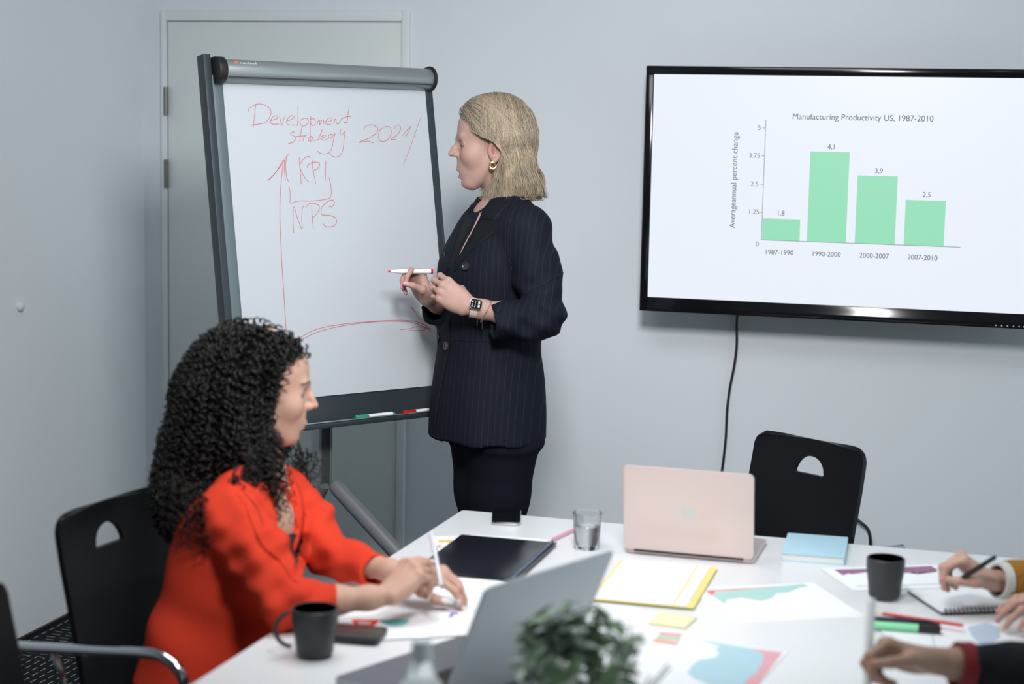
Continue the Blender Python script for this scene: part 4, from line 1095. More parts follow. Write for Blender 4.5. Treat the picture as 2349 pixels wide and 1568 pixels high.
# ------------------------------------------------------------------ head: x forward, y left, z up; origin between the ears
def head(skin, lip, brow, mouth_open=0.0, lids=0.35, nose_up=0.0, neck_to=(-0.045, 0, -0.20), neck_r=0.050, lip_full=1.0, vox=0.0018, lash=(0.03, 0.02, 0.018), nose_len=1.0):
    G = Grid((-0.125, -0.10, -0.235), (0.14, 0.10, 0.16), vox)
    G.ell((-0.018, 0, 0.048), (0.096, 0.073, 0.086), 0.02)
    G.ell((0.032, 0, 0.040), (0.050, 0.060, 0.058), 0.03)                     # forehead
    G.ell((0.034, 0, -0.028), (0.050, 0.057, 0.070), 0.03)                     # mid face
    G.ell((0.042, 0, -0.078), (0.036, 0.035, 0.030), 0.03)                     # lower face
    jz = -0.010 * mouth_open
    G.ell((0.0635, 0, -0.0985 + jz * 0.5), (0.0185, 0.019, 0.0150), 0.02)                # chin
    for s in (-1, 1):
        G.cone((-0.002, s * 0.052, -0.046), (0.050, s * 0.020, -0.096 + jz), 0.012, 0.013, 0.03)   # jaw line
        G.ell((0.054, s * 0.040, -0.026), (0.024, 0.021, 0.022), 0.03)         # cheek
        G.cone((0.076, s * 0.036, 0.026), (0.0815, s * 0.010, 0.022), 0.0055, 0.0068, 0.020)         # brow ridge
        G.ell((0.095, s * 0.031, 0.003), (0.0150, 0.0165, 0.0115), 0.014, 'sub')                  # eye socket
        G.ell((0.0665, s * 0.0305, 0.003), (0.0135, 0.0140, 0.0130), 0.004)                       # eyeball
        G.cone((0.0770, s * 0.018, 0.0090), (0.0735, s * 0.043, 0.0080), 0.0034, 0.0034, 0.006)      # upper lid fold
        G.cone((0.0795, s * 0.020, 0.0045 - 0.004 * lids), (0.0760, s * 0.040, 0.0035 - 0.004 * lids), 0.0026, 0.0024, 0.003)
        G.cone((0.0770, s * 0.020, -0.0060), (0.0735, s * 0.040, -0.0050), 0.0026, 0.0026, 0.006)    # lower lid
        # ear
        ec = V((-0.008, s * 0.0690, -0.017))
        G.ell(ec + V((0.000, s * 0.003, 0.002)), (0.0185, 0.0085, 0.030), 0.008)
        rim = [ec + V((0.010, s * 0.006, 0.010)), ec + V((0.006, s * 0.0070, 0.026)), ec + V((-0.008, s * 0.0085, 0.030)), ec + V((-0.018, s * 0.0095, 0.018)), ec + V((-0.017, s * 0.0090, -0.002)), ec + V((-0.008, s * 0.0070, -0.020)), ec + V((0.002, s * 0.0045, -0.030))]
        G.chain(rim, [0.003, 0.0034, 0.0036, 0.0036, 0.0034, 0.0042, 0.0058], 0.003)
        G.ell(ec + V((0.001, s * 0.0095, 0.004)), (0.0085, 0.0055, 0.013), 0.004, 'sub')
        G.ell(ec + V((0.009, s * 0.005, -0.004)), (0.0035, 0.004, 0.006), 0.003)                    # tragus
    # nose
    G.chain([(0.070, 0, 0.018), (0.074, 0, -0.006), (0.078, 0, -0.026)], [0.0115, 0.0120, 0.0135], 0.010)
    nt = V((0.0895 + 0.0195 * nose_len, 0, -0.0250 + nose_up))
    G.chain([(0.0785, 0, 0.020), (0.0845, 0, 0.006), (0.0895 + 0.0085 * nose_len, 0, -0.008 + nose_up * 0.5), nt], [0.0082, 0.0074, 0.0078, 0.0082], 0.012, 0.008)
    for s in (-1, 1):
        G.ell(nt + V((-0.0135, s * 0.0105, -0.0035)), (0.0105, 0.0072, 0.0075), 0.006)
        G.ell(nt + V((-0.0075, s * 0.0058, -0.0098)), (0.0050, 0.0028, 0.0036), 0.003, 'sub')
    # mouth
    G.ell((0.0715, 0, -0.058), (0.0200, 0.027, 0.028), 0.018)
    ml = -0.0700
    op = 0.009 * mouth_open
    G.chain([(0.0700, -0.0225, ml), (0.0845, -0.0105, ml + 0.0045), (0.0905, -0.003, ml + 0.0062), (0.0898, 0, ml + 0.0055), (0.0905, 0.003, ml + 0.0062), (0.0845, 0.0105, ml + 0.0045), (0.0700, 0.0225, ml)],
            [0.0022, 0.0042 * lip_full, 0.0046 * lip_full, 0.0044 * lip_full, 0.0046 * lip_full, 0.0042 * lip_full, 0.0022], 0.006, 0.004)
    if mouth_open > 0:
        G.ell((0.090, 0, ml - op * 0.6), (0.022, 0.0150, 0.0028 + op * 0.62), 0.003, 'sub')
    else:
        G.chain([(0.0745, -0.0215, ml), (0.0935, 0, ml + 0.0002), (0.0745, 0.0215, ml)], [0.0011, 0.0016, 0.0011], 0.002, 0.0, 'sub')
    G.chain([(0.0700, -0.0205, ml - op * 1.3), (0.0840, -0.0095, ml - 0.0058 - op * 1.6), (0.0868, 0, ml - 0.0068 - op * 1.75), (0.0840, 0.0095, ml - 0.0058 - op * 1.6), (0.0700, 0.0205, ml - op * 1.3)],
            [0.0020, 0.0048 * lip_full, 0.0054 * lip_full, 0.0048 * lip_full, 0.0020], 0.006, 0.004)
    G.ell((0.0905, 0, ml - 0.0150 - op * 1.2), (0.0075, 0.016, 0.0045), 0.008, 'sub')
    # neck
    nk = V(neck_to)
    G.chain([(-0.030, 0, -0.035), (-0.030, 0, -0.09), nk], [neck_r, neck_r, neck_r * 1.12], 0.025)
    G.cone((0.000, 0, -0.085), nk + V((0.040, 0, 0.02)), 0.014, 0.018, 0.03)
    v, f = G.mesh(); v = relax(v, f, 1, 0.4)
    # colours
    C = np.tile(np.array(skin), (len(v), 1))
    C = mixc(C, 0.30 * np.maximum(blob(v, (0.075, 0.042, -0.03), 0.024), blob(v, (0.075, -0.042, -0.03), 0.024)), np.array(skin) * (1.02, 0.78, 0.76))
    C = mixc(C, 0.30 * blob(v, nt, 0.013), np.array(skin) * (1.0, 0.80, 0.78))
    C = mixc(C, 0.25 * np.maximum(blob(v, (-0.008, 0.08, -0.017), (0.025, 0.02, 0.04)), blob(v, (-0.008, -0.08, -0.017), (0.025, 0.02, 0.04))), np.array(skin) * (1.0, 0.72, 0.68))
    lipm = np.zeros(len(v))
    up_l = [(0.0715, -0.0215, ml), (0.0845, -0.0105, ml + 0.0042), (0.0915, 0, ml + 0.0058), (0.0845, 0.0105, ml + 0.0042), (0.0715, 0.0215, ml)]
    lo_l = [(0.0715, -0.0195, ml - op * 1.3), (0.0855, -0.0095, ml - 0.0055 - op * 1.6), (0.0885, 0, ml - 0.0065 - op * 1.75), (0.0855, 0.0095, ml - 0.0055 - op * 1.6), (0.0715, 0.0195, ml - op * 1.3)]
    lipm = np.maximum(path_mask(v, up_l, 0.0052), path_mask(v, lo_l, 0.0060))
    C = mixc(C, lipm * 0.85, lip)
    if mouth_open > 0: C = mixc(C, blob(v, (0.078, 0, ml - op * 0.8), (0.011, 0.0155, 0.003 + op * 0.6)), (0.10, 0.02, 0.02))
    for s in (-1, 1):
        br = [(0, s * 0.009, 0.0250), (0, s * 0.020, 0.0290), (0, s * 0.034, 0.0305), (0, s * 0.047, 0.0255)]
        C = mixc(C, 0.75 * front_mask(v, br, 0.0030), brow)
        C = mixc(C, 0.40 * front_mask(v, [(0, s * 0.019, 0.0100), (0, s * 0.031, 0.0120), (0, s * 0.043, 0.0095)], 0.0042), np.array(skin) * (0.60, 0.48, 0.46))
        m = front_mask(v, [(0, s * 0.0235, 0.0002), (0, s * 0.031, 0.0008), (0, s * 0.0385, 0.0000)], 0.0036 - 0.0014 * lids)
        C = mixc(C, m, (0.62, 0.58, 0.56))
        C = mixc(C, front_mask(v, [(0, s * 0.0305, -0.0004), (0, s * 0.0305, 0.0010)], 0.0040) * (m > 0.3), (0.05, 0.035, 0.03))
        lz = 0.0050 - 0.0040 * lids
        C = mixc(C, 0.97 * front_mask(v, [(0, s * 0.0190, lz - 0.0020), (0, s * 0.0250, lz + 0.0002), (0, s * 0.0330, lz + 0.0004), (0, s * 0.0440, lz - 0.0026)], 0.0019), lash)
        C = mixc(C, 0.45 * front_mask(v, [(0, s * 0.0230, -0.0042), (0, s * 0.0320, -0.0046), (0, s * 0.0420, -0.0028)], 0.0012), lash)
        C = mixc(C, 0.9 * blob(v, nt + V((-0.0075, s * 0.0058, -0.0092)), (0.0042, 0.0026, 0.003)), (0.10, 0.04, 0.03))
        C = mixc(C, 0.55 * blob(v, (-0.005, s * 0.079, -0.016), (0.0065, 0.008, 0.009)), np.array(skin) * (0.45, 0.25, 0.22))
    return v, f, C, G
def place_pts(v, o, R):
    return V(o) + v @ np.asarray(R)          # R rows: local x, y, z axes in the world
def head_axes(fwd, pitch=0.0, roll=0.0):
    f_ = unit(V(fwd) * V((1, 1, 0))); l_ = np.cross(E_Z, f_)
    x = f_ * math.cos(pitch) - E_Z * math.sin(pitch); z = f_ * math.sin(pitch) + E_Z * math.cos(pitch)
    y2 = l_ * math.cos(roll) + z * math.sin(roll); z2 = -l_ * math.sin(roll) + z * math.cos(roll)
    return np.array([x, y2, z2])

# ------------------------------------------------------------------ hand: origin at the wrist, x to the knuckles, z out of the back of the hand, y to the thumb side
def rot_axis(v, ax, ang):
    ax = unit(ax); v = V(v)
    return v * math.cos(ang) + np.cross(ax, v) * math.sin(ang) + ax * (ax @ v) * (1 - math.cos(ang))
def hand(pose, skin, nail, elbow, arm_r=(0.0235, 0.031, 0.038), nail_len=0.0, size=1.0, vox=0.0014, palm_curl=0.0):
    """pose: {'index':(spread, (f1,f2,f3)), ...,'thumb': [three local points]}; elbow: local point the forearm runs to"""
    S = size
    kn = {'index': V((0.086, 0.0245, 0.002)) * S, 'middle': V((0.090, 0.0055, 0.005)) * S, 'ring': V((0.085, -0.0130, 0.003)) * S, 'pinky': V((0.076, -0.0290, -0.002)) * S}
    ln = {'index': (0.041, 0.024, 0.020), 'middle': (0.045, 0.028, 0.021), 'ring': (0.041, 0.026, 0.020), 'pinky': (0.032, 0.019, 0.017)}
    rr = {'index': 0.0088, 'middle': 0.0090, 'ring': 0.0085, 'pinky': 0.0074}
    tips = []; joints = {}
    for n in ('index', 'middle', 'ring', 'pinky'):
        sp, fl = pose[n]
        d = V((1, 0, 0)); ax = V((0, 1, 0))
        d = rot_axis(d, (0, 0, 1), math.radians(sp)); ax = rot_axis(ax, (0, 0, 1), math.radians(sp))
        p = kn[n]; P = [p]; D = []
        for q, l in zip(fl, ln[n]):
            d = rot_axis(d, ax, math.radians(q)); p = p + d * l * S; P.append(p); D.append(d)
        joints[n] = P
        nrm = np.cross(D[-1], ax); nrm = -nrm if nrm @ np.cross(D[-1], ax) < 0 else nrm
        up_ = np.cross(D[-1], ax)             # dorsal direction at the tip
        if n == 'index' and up_ @ V((0, 0, 1)) < -2: up_ = -up_
        tips.append((n, P[-1], D[-1], up_, rr[n] * S))
    T = [V(q) * S for q in pose['thumb']]
    tb = V((0.020, 0.016, -0.008)) * S
    joints['thumb'] = [tb] + T
    td = unit(T[-1] - T[-2]); side = V(pose.get('thumb_nail', (0.1, 0.8, 0.6))); tup = unit(side - td * (side @ td))
    tips.append(('thumb', T[-1], td, tup, 0.0092 * S))
    allp = np.array([q for P in joints.values() for q in P] + [(0, 0, 0)])
    el = V(elbow); arm_l = min(np.linalg.norm(el), 0.25)
    e_in = unit(el) * arm_l
    lo = np.minimum(allp.min(0), e_in) - 0.046; hi = np.maximum(allp.max(0), e_in) + 0.046
    G = Grid(lo, hi, vox)
    # forearm and wrist
    G.chain([e_in, e_in * 0.5, e_in * 0.18, (0.004, 0, 0)], [arm_r[2], arm_r[1], arm_r[0], arm_r[0] * 0.92], 0.02)
    fl_ax = unit(np.cross(V((0, 0, 1)), unit(el)))
    # palm
    for n, w_ in (('index', 0.0135), ('middle', 0.0138), ('ring', 0.0130), ('pinky', 0.0118)):
        G.cone(V((0.006, kn[n][1] * 0.55, -0.001)), kn[n] - V((0.004, 0, 0.003)) * S, 0.0150 * S, w_ * S * 0.86, 0.010)
    G.ell(V((0.050, -0.003, -0.009)) * S, V((0.040, 0.034, 0.0125)) * S, 0.012)
    G.ell(V((0.038, -0.022, -0.010)) * S, V((0.030, 0.013, 0.012)) * S, 0.010)
    G.chain([tb, T[0]], [0.0150 * S, 0.0118 * S], 0.016)
    G.cone(T[0], T[1], 0.0115 * S, 0.0092 * S, 0.006); G.cone(T[1], T[2], 0.0094 * S, 0.0074 * S, 0.004)
    for n in ('index', 'middle', 'ring', 'pinky'):
        P = joints[n]; r = rr[n] * S
        G.ell(P[0], (r * 1.12,) * 3, 0.008)
        G.cone(P[0], P[1], r * 1.02, r * 0.93, 0.005)
        G.cone(P[1], P[2], r * 0.95, r * 0.84, 0.0025)
        G.cone(P[2], P[3], r * 0.86, r * 0.68, 0.002)
        G.ell(P[1], (r * 1.02,) * 3, 0.003)
    for n, p, d, u_, r in tips:
        if nail_len > 0:
            G.cone(p + u_ * r * 0.45 - d * r * 0.2, p + d * (nail_len + r * 0.5) + u_ * r * 0.25, r * 0.50, r * 0.24, 0.001)
    v, f = G.mesh(); v = relax(v, f, 1, 0.35)
    C = np.tile(np.array(skin), (len(v), 1))
    for n, P in joints.items():
        for q in P[1:3]: C = mixc(C, 0.22 * blob(v, q, 0.0125), np.array(skin) * (1.0, 0.76, 0.74))
        C = mixc(C, 0.25 * blob(v, P[-1], 0.012), np.array(skin) * (1.02, 0.74, 0.74))
    for n, p, d, u_, r in tips:
        s_ = np.cross(d, u_); c = p + u_ * r * 0.62 + d * r * 0.1
        q = v - c; a, b, e = q @ d, q @ s_, q @ u_
        L_ = r * 1.15
        m = (np.clip((1.1 - np.sqrt((a / L_) ** 2 + (b / (r * 0.66)) ** 2)) / 0.2, 0, 1)) * (e > -r * 0.35)
        if nail_len > 0: m = np.maximum(m, (a > r * 0.75) * 1.0 * (np.abs(b) < r) * (np.sqrt((q ** 2).sum(1)) < nail_len + r * 2.2))
        C = mixc(C, m * 0.95, nail)
    return v, f, C, joints
def frame3(x, z):
    x = unit(x); z = V(z); z = unit(z - x * (z @ x)); y = np.cross(z, x)
    return np.array([x, y, z])
def mirror(v, f, C):
    v = v * V((1, -1, 1)); return v, np.asarray(f)[:, ::-1], C
def img(r_, u_, d_):
    """direction from picture right / up / away components"""
    return r_ * E_R + u_ * E_Z + d_ * E_F
# ================================================================== hair tools
def strands(G, roots, dirs_fn, lens, seed, step=0.010, lift=(0.0, 0.004), zend=None, wave=0.0, freq=60.0, tipcurl=None, rad=0.0009, free=0.02, sides=3):
    """comb strands over the surface of grid G; returns verts, faces, strand id per vertex"""
    rng = np.random.default_rng(seed)
    P = np.asarray(roots, float); n = len(P)
    nst = int(max(lens) / step) + 1
    off = rng.uniform(lift[0], lift[1], n)
    pts = np.zeros((nst, n, 3)); prev = None
    for _ in range(8):
        P = P + G.grad(P) * np.clip(off - G.sample(P), -0.03, 0.03)[:, None]
    for i in range(nst):
        d = G.sample(P); g = G.grad(P)
        near = np.abs(d - off) < free
        corr = np.where(near | (d < off), off - d, 0.0)
        P = P + g * np.clip(corr, -0.02, 0.02)[:, None]
        pts[i] = P
        D = dirs_fn(P, i * step)
        g = G.grad(P); dn = (D * g).sum(1, keepdims=True)
        att = (np.abs(G.sample(P)) < free)[:, None]
        D = np.where(att & (dn < 0), D - g * dn, D)
        D /= np.linalg.norm(D, axis=1, keepdims=True) + 1e-9
        D = D if prev is None else 0.55 * D + 0.45 * prev
        D /= np.linalg.norm(D, axis=1, keepdims=True) + 1e-9
        prev = D
        P = P + D * step
    return pts
def strand_mesh(pts, lens, step, rad, cols, seed, wave=0.0, freq=40.0, helix=0.0, pitch=0.02, sides=3, sub=1, taper=0.35, hjit=0.3):
    rng = np.random.default_rng(seed)
    n = pts.shape[1]
    Vs = []; Fs = []; Cs = []; off = 0
    for s in range(n):
        m = max(3, int(lens[s] / step)); p = pts[:m, s]
        if sub > 1:
            t0 = np.arange(m); t1 = np.linspace(0, m - 1, (m - 1) * sub + 1)
            p = np.stack([np.interp(t1, t0, p[:, k]) for k in range(3)], 1)
        L = len(p)
        T = np.gradient(p, axis=0); T /= np.linalg.norm(T, axis=1, keepdims=True) + 1e-9
        a = np.cross(T, np.tile((0.31, 0.77, 0.55), (L, 1))); a /= np.linalg.norm(a, axis=1, keepdims=True) + 1e-9
        b = np.cross(T, a)
        sarc = np.concatenate([[0], np.cumsum(np.linalg.norm(np.diff(p, axis=0), axis=1))])
        ph = rng.uniform(0, 6.28)
        if helix > 0:
            h = helix * rng.uniform(1 - hjit, 1 + hjit); pt = pitch * rng.uniform(0.75, 1.35)
            w_ = np.minimum(1, sarc / 0.03)[:, None] * h
            an = (sarc / pt * 2 * np.pi + ph)[:, None] * rng.choice([-1, 1])
            p = p + w_ * (np.cos(an) * a + np.sin(an) * b)
        elif wave > 0:
            an = (sarc * freq + ph)[:, None]
            p = p + wave * rng.uniform(0.3, 1.2) * np.minimum(1, sarc / 0.05)[:, None] * (np.sin(an) * a + 0.6 * np.cos(an * 0.7) * b)
        T = np.gradient(p, axis=0); T /= np.linalg.norm(T, axis=1, keepdims=True) + 1e-9
        a = np.cross(T, np.tile((0.31, 0.77, 0.55), (L, 1))); a /= np.linalg.norm(a, axis=1, keepdims=True) + 1e-9
        b = np.cross(T, a)
        tt = np.linspace(0, 1, L)
        r = rad * (1 - (1 - taper) * tt ** 2)[:, None] * rng.uniform(0.8, 1.25)
        ring = [p + r * (math.cos(2 * math.pi * k / sides) * a + math.sin(2 * math.pi * k / sides) * b) for k in range(sides)]
        Vs.append(np.stack(ring, 1).reshape(-1, 3))
        i = np.arange(L - 1)[:, None] * sides; k = np.arange(sides)[None, :]; k2 = (k + 1) % sides
        Fs.append(np.stack([i + k, i + k2, i + sides + k2, i + sides + k], -1).reshape(-1, 4) + off)
        c = cols[s % len(cols)]
        if c.ndim == 1: Cs.append(np.tile(c, (L * sides, 1)))
        else:
            cc = c[0] * (1 - tt[:, None]) + c[1] * tt[:, None]
            Cs.append(np.repeat(cc, sides, 0))
        off += L * sides
    return np.concatenate(Vs), np.concatenate(Fs), np.concatenate(Cs)

def raycast_tree(objs):
    from mathutils.bvhtree import BVHTree
    vs = []; ps = []
    for o in objs:
        off = len(vs); M = o.matrix_world
        vs += [M @ v.co for v in o.data.vertices]; ps += [tuple(i + off for i in p.vertices) for p in o.data.polygons]
    return BVHTree.FromPolygons(vs, ps)
def on_surface(tree, x, y, off=0.0):
    d = Vector(ray(x, y)).normalized()
    h = tree.ray_cast(Vector(CAM_POS), d)
    if h[0] is None: return None
    n = h[1] if h[1].dot(d) < 0 else -h[1]
    return V(h[0]) + V(n) * off, V(n)
def patch(name, poly, tree, off, th, material, parent, base, step=6.0, smooth=4):
    """a cloth piece lying on a surface: polygon drawn in picture coordinates, laid onto the garment below it, given thickness"""
    bm = bmesh.new()
    vs = [bm.verts.new((x, y, 0)) for x, y in poly]; bm.faces.new(vs)
    bmesh.ops.triangulate(bm, faces=bm.faces)
    for _ in range(6):
        es = [e for e in bm.edges if e.calc_length() > step]
        if not es: break
        bmesh.ops.subdivide_edges(bm, edges=es, cuts=1)
        bmesh.ops.triangulate(bm, faces=bm.faces)
    last = None
    co = []; miss = []
    for v in bm.verts:
        h = on_surface(tree, v.co.x, v.co.y, off)
        if h is None: miss.append(v); co.append(None); continue
        co.append(h[0])
    good = [c for c in co if c is not None]
    gd = np.array([np.linalg.norm(c - CAM_POS) for c in good]) if good else np.array([4.8])
    gp = [(v.co.x, v.co.y) for v, c in zip(bm.verts, co) if c is not None]
    dep = []
    for v, c in zip(bm.verts, co):
        if c is None:
            k = int(np.argmin([(v.co.x - a) ** 2 + (v.co.y - b) ** 2 for a, b in gp])); dep.append(gd[k])
        else: dep.append(np.linalg.norm(c - CAM_POS))
    dep = np.array(dep)
    bm.verts.ensure_lookup_table(); bm.verts.index_update()
    nb = [[e.other_vert(v).index for e in v.link_edges] for v in bm.verts]
    for _ in range(smooth): dep = np.array([0.5 * dep[i] + 0.5 * dep[nb[i]].mean() for i in range(len(dep))])
    for i, v in enumerate(bm.verts):
        d = unit(ray(v.co.x, v.co.y)); v.co = Vector(CAM_POS + d * dep[i] - V(base))
    bmesh.ops.recalc_face_normals(bm, faces=bm.faces)
    me = bpy.data.meshes.new(name); bm.to_mesh(me); bm.free()
    # make the face normals look at the camera, then thicken away from it
    me.update()
    if me.polygons:
        s_ = sum(p.normal.dot(Vector(V(base) - CAM_POS) + p.center) for p in me.polygons)
        if s_ > 0: me.flip_normals()
    o = link_mesh(name, me, material, parent)
    md = o.modifiers.new('thickness', 'SOLIDIFY'); md.thickness = th; md.offset = -1.0
    me.shade_smooth()
    return o

# ================================================================== the standing presenter
def stripes_mat(name, base, line, scale, axis_vec):
    m = bpy.data.materials.new(name); m.use_nodes = True
    nt = m.node_tree; b = nt.nodes['Principled BSDF']; b.inputs['Roughness'].default_value = 0.72; b.inputs['Specular IOR Level'].default_value = 0.08
    b.inputs['Sheen Weight'].default_value = 0.0; b.inputs['Sheen Roughness'].default_value = 0.4
    tc = nt.nodes.new('ShaderNodeTexCoord')
    dot = nt.nodes.new('ShaderNodeVectorMath'); dot.operation = 'DOT_PRODUCT'; dot.inputs[1].default_value = tuple(axis_vec)
    nt.links.new(tc.outputs['Object'], dot.inputs[0])
    def M(op, a, b_=None):
        n = nt.nodes.new('ShaderNodeMath'); n.operation = op
        for i, q in enumerate((a, b_)):
            if q is None: continue
            if isinstance(q, (int, float)): n.inputs[i].default_value = q
            else: nt.links.new(q, n.inputs[i])
        return n.outputs[0]
    nz = nt.nodes.new('ShaderNodeTexNoise'); nz.inputs['Scale'].default_value = 400; nt.links.new(tc.outputs['Object'], nz.inputs['Vector'])
    fr = M('FRACT', M('MULTIPLY', dot.outputs['Value'], scale))
    ln = M('MULTIPLY', M('LESS_THAN', fr, 0.11), M('MULTIPLY', nz.outputs['Fac'], 1.3))
    mx = nt.nodes.new('ShaderNodeMix'); mx.data_type = 'RGBA'; nt.links.new(ln, mx.inputs[0]); mx.inputs[6].default_value = base; mx.inputs[7].default_value = line
    nt.links.new(mx.outputs[2], b.inputs['Base Color'])
    bp = nt.nodes.new('ShaderNodeBump'); bp.inputs['Strength'].default_value = 0.12; bp.inputs['Distance'].default_value = 0.001; nt.links.new(nz.outputs['Fac'], bp.inputs['Height']); nt.links.new(bp.outputs[0], b.inputs['Normal'])
    return m

def presenter():
    D0 = 4.85
    A = at
    base = at(1135, 1000, D0) * V((1, 1, 0))
    who = thing('person', 'blonde standing woman in a navy pinstripe suit holding a red marker', 'person', base)
    t = math.radians(25)
    Fw = -(math.cos(t) * E_R + math.sin(t) * E_F); Lf = math.sin(t) * E_R - math.cos(t) * E_F
    skin = (0.42, 0.262, 0.218)
    skinm = mat('skin_presenter', rough=0.58, spec=0.35, sss=0.12, attr='Col', noise=0.05, nscale=120, bump=0.04, bscale=900)
    parts = []
    # head
    hv, hf, hc, HG = head(skin, (0.40, 0.15, 0.16), (0.30, 0.21, 0.15), mouth_open=0.75, lids=0.45, nose_up=0.006, neck_to=(-0.060, 0, -0.185), neck_r=0.046, nose_len=0.95)
    HO = A(1122, 333, D0); HR = head_axes(-E_R * 0.995 - E_F * 0.10, pitch=0.06)
    parts.append((place_pts(hv, HO, HR), hf, hc))
    # left hand (nearer the camera), loosely closed
    W = A(1072, 703, 4.63)
    el = A(1250, 735, 4.66)
    R = frame3(img(-0.80, 0.56, 0.18), img(-0.05, 0.30, -0.95))
    R[1] = -np.cross(R[2], R[0])          # left hand: thumb side mirrored
    loc = lambda p, R_, o: (V(p) - o) @ np.asarray(R_).T
    pose = {'index': (4, (42, 82, 45)), 'middle': (1, (46, 86, 45)), 'ring': (-2, (50, 86, 45)), 'pinky': (-6, (52, 82, 45)), 'thumb': [(0.046, 0.030, -0.026), (0.074, 0.022, -0.040), (0.094, 0.008, -0.046)], 'thumb_nail': (0.2, 0.7, 0.2)}
    v, f, C, jl = hand(pose, skin, (0.66, 0.30, 0.42), loc(el, R, W), size=0.98)
    parts.append((place_pts(v, W, R), np.asarray(f)[:, ::-1], C))
    ring_seg = [V(W) + q @ R for q in (jl['ring'][0], jl['ring'][1])]
    LW, LR, LEL = W, R, el
    # right hand with the marker
    W = A(985, 690, 4.83)
    el = A(1085, 725, 5.00)
    R = frame3(img(-0.42, 0.90, -0.05), img(0.72, 0.32, 0.62))
    pose = {'index': (8, (58, 62, 22)), 'middle': (2, (66, 60, 25)), 'ring': (-4, (80, 62, 30)), 'pinky': (-10, (84, 58, 30)), 'thumb': [(0.044, 0.034, -0.030), (0.066, 0.036, -0.052), (0.082, 0.028, -0.070)], 'thumb_nail': (0.2, 1.0, 0.0)}
    v, f, C, jr = hand(pose, skin, (0.66, 0.30, 0.42), loc(el, R, W), size=0.96)
    parts.append((place_pts(v, W, R), f, C))
    # trunk and legs under the clothes
    z_of = lambda y: A(1140, y, D0)[2]
    G = Grid(base + V((-0.28, -0.28, -0.02)), base + V((0.28, 0.28, 1.60)), 0.012)
    cx = lambda x, y: A(x, y, D0)
    G.loft([(cx(1150, 452), 0.045, 0.055), (cx(1148, 490), 0.07, 0.15), (cx(1138, 540), 0.095, 0.155), (cx(1125, 620), 0.105, 0.14), (cx(1122, 740), 0.09, 0.12), (cx(1122, 900), 0.11, 0.155), (cx(1125, 1000), 0.11, 0.15)], Fw, Lf, 0.02, 2.1)
    hip = cx(1128, 1000)
    for s in (-1, 1):
        h0 = hip + Lf * s * 0.052; k0 = V((h0[0], h0[1], 0.50)) - Lf * s * 0.016; a0 = V((h0[0], h0[1], 0.09)); f0 = a0 + Fw * 0.12 - E_Z * 0.055
        G.chain([h0, k0, a0], [0.062, 0.038, 0.030], 0.012); G.chain([a0 - Fw * 0.03 - E_Z * 0.03, f0], [0.022, 0.018], 0.012)
    v, f = G.mesh()
    parts.append((v, f, np.tile(np.array(skin), (len(v), 1))))
    parts = [(p[0] - base, p[1], p[2]) for p in parts]
    body = link_mesh('body', np_mesh('body', parts), skinm, who)

    # ---------------- trousers
    trm = mat('trousers_navy', (0.0085, 0.0105, 0.017, 1), rough=0.85, spec=0.08, noise=0.1, nscale=30)
    G = Grid(base + V((-0.26, -0.26, 0.03)), base + V((0.26, 0.26, 1.05)), 0.007)
    G.loft([(cx(1132, 900), 0.125, 0.155), (cx(1134, 960), 0.13, 0.16), (cx(1135, 1010), 0.127, 0.155)], Fw, Lf, 0.03, 2.2)
    for s in (-1, 1):
        h0 = cx(1133, 1005) + Lf * s * 0.060; k0 = V((h0[0], h0[1], 0.52)) - Lf * s * 0.022 - E_R * 0.006; a0 = V((h0[0], h0[1], 0.06))
        def fold(X, Y, Z, t_): return 0.0025 * np.sin(Z * 55 + s) * np.clip((0.75 - Z) * 3, 0, 1) + 0 * X
        G.chain([h0, h0 * 0.55 + k0 * 0.45, k0, a0], [0.103, 0.082, 0.060, 0.056], 0.035, 0.03, fold=fold)
    v, f = G.mesh(); link_mesh('trousers', np_mesh('trousers', [(relax(v, f, 2) - base, f, None)]), trm, who)
    for s in (-1, 1):
        h0 = cx(1134, 1005) + Lf * s * 0.068
        G = Grid(V((h0[0] - 0.2, h0[1] - 0.2, -0.005)), V((h0[0] + 0.2, h0[1] + 0.2, 0.12)), 0.005)
        b0 = V((h0[0], h0[1], 0))
        G.chain([b0 - Fw * 0.04 + E_Z * 0.055, b0 + Fw * 0.05 + E_Z * 0.045, b0 + Fw * 0.15 + E_Z * 0.022], [0.034, 0.032, 0.018], 0.02); G.cone(b0 - Fw * 0.055 + E_Z * 0.045, b0 - Fw * 0.06 + E_Z * 0.010, 0.018, 0.009, 0.008)
        v, f = G.mesh(); link_mesh('shoe', np_mesh('shoe', [(v - base, f, None)]), mat('shoe_black', (0.008, 0.008, 0.009, 1), rough=0.25), who)

    # ---------------- jacket
    jm = stripes_mat('suit_pinstripe', (0.0070, 0.0092, 0.0155, 1), (0.019, 0.020, 0.030, 1), 62.0, (E_R * 0.96 - E_F * 0.28))
    G = Grid(base + V((-0.36, -0.36, 0.84)), base + V((0.36, 0.36, 1.60)), 0.0055)
    G.loft([(cx(1150, 452), 0.062, 0.085), (cx(1152, 468), 0.072, 0.108), (cx(1150, 490), 0.090, 0.142), (cx(1143, 535), 0.116, 0.166), (cx(1126, 600), 0.136, 0.172), (cx(1120, 700), 0.130, 0.160), (cx(1121, 780), 0.135, 0.163),
            (cx(1121, 860), 0.146, 0.174), (cx(1119, 930), 0.153, 0.180), (cx(1117, 1000), 0.155, 0.184)], Fw, Lf, 0.01, 2.25)
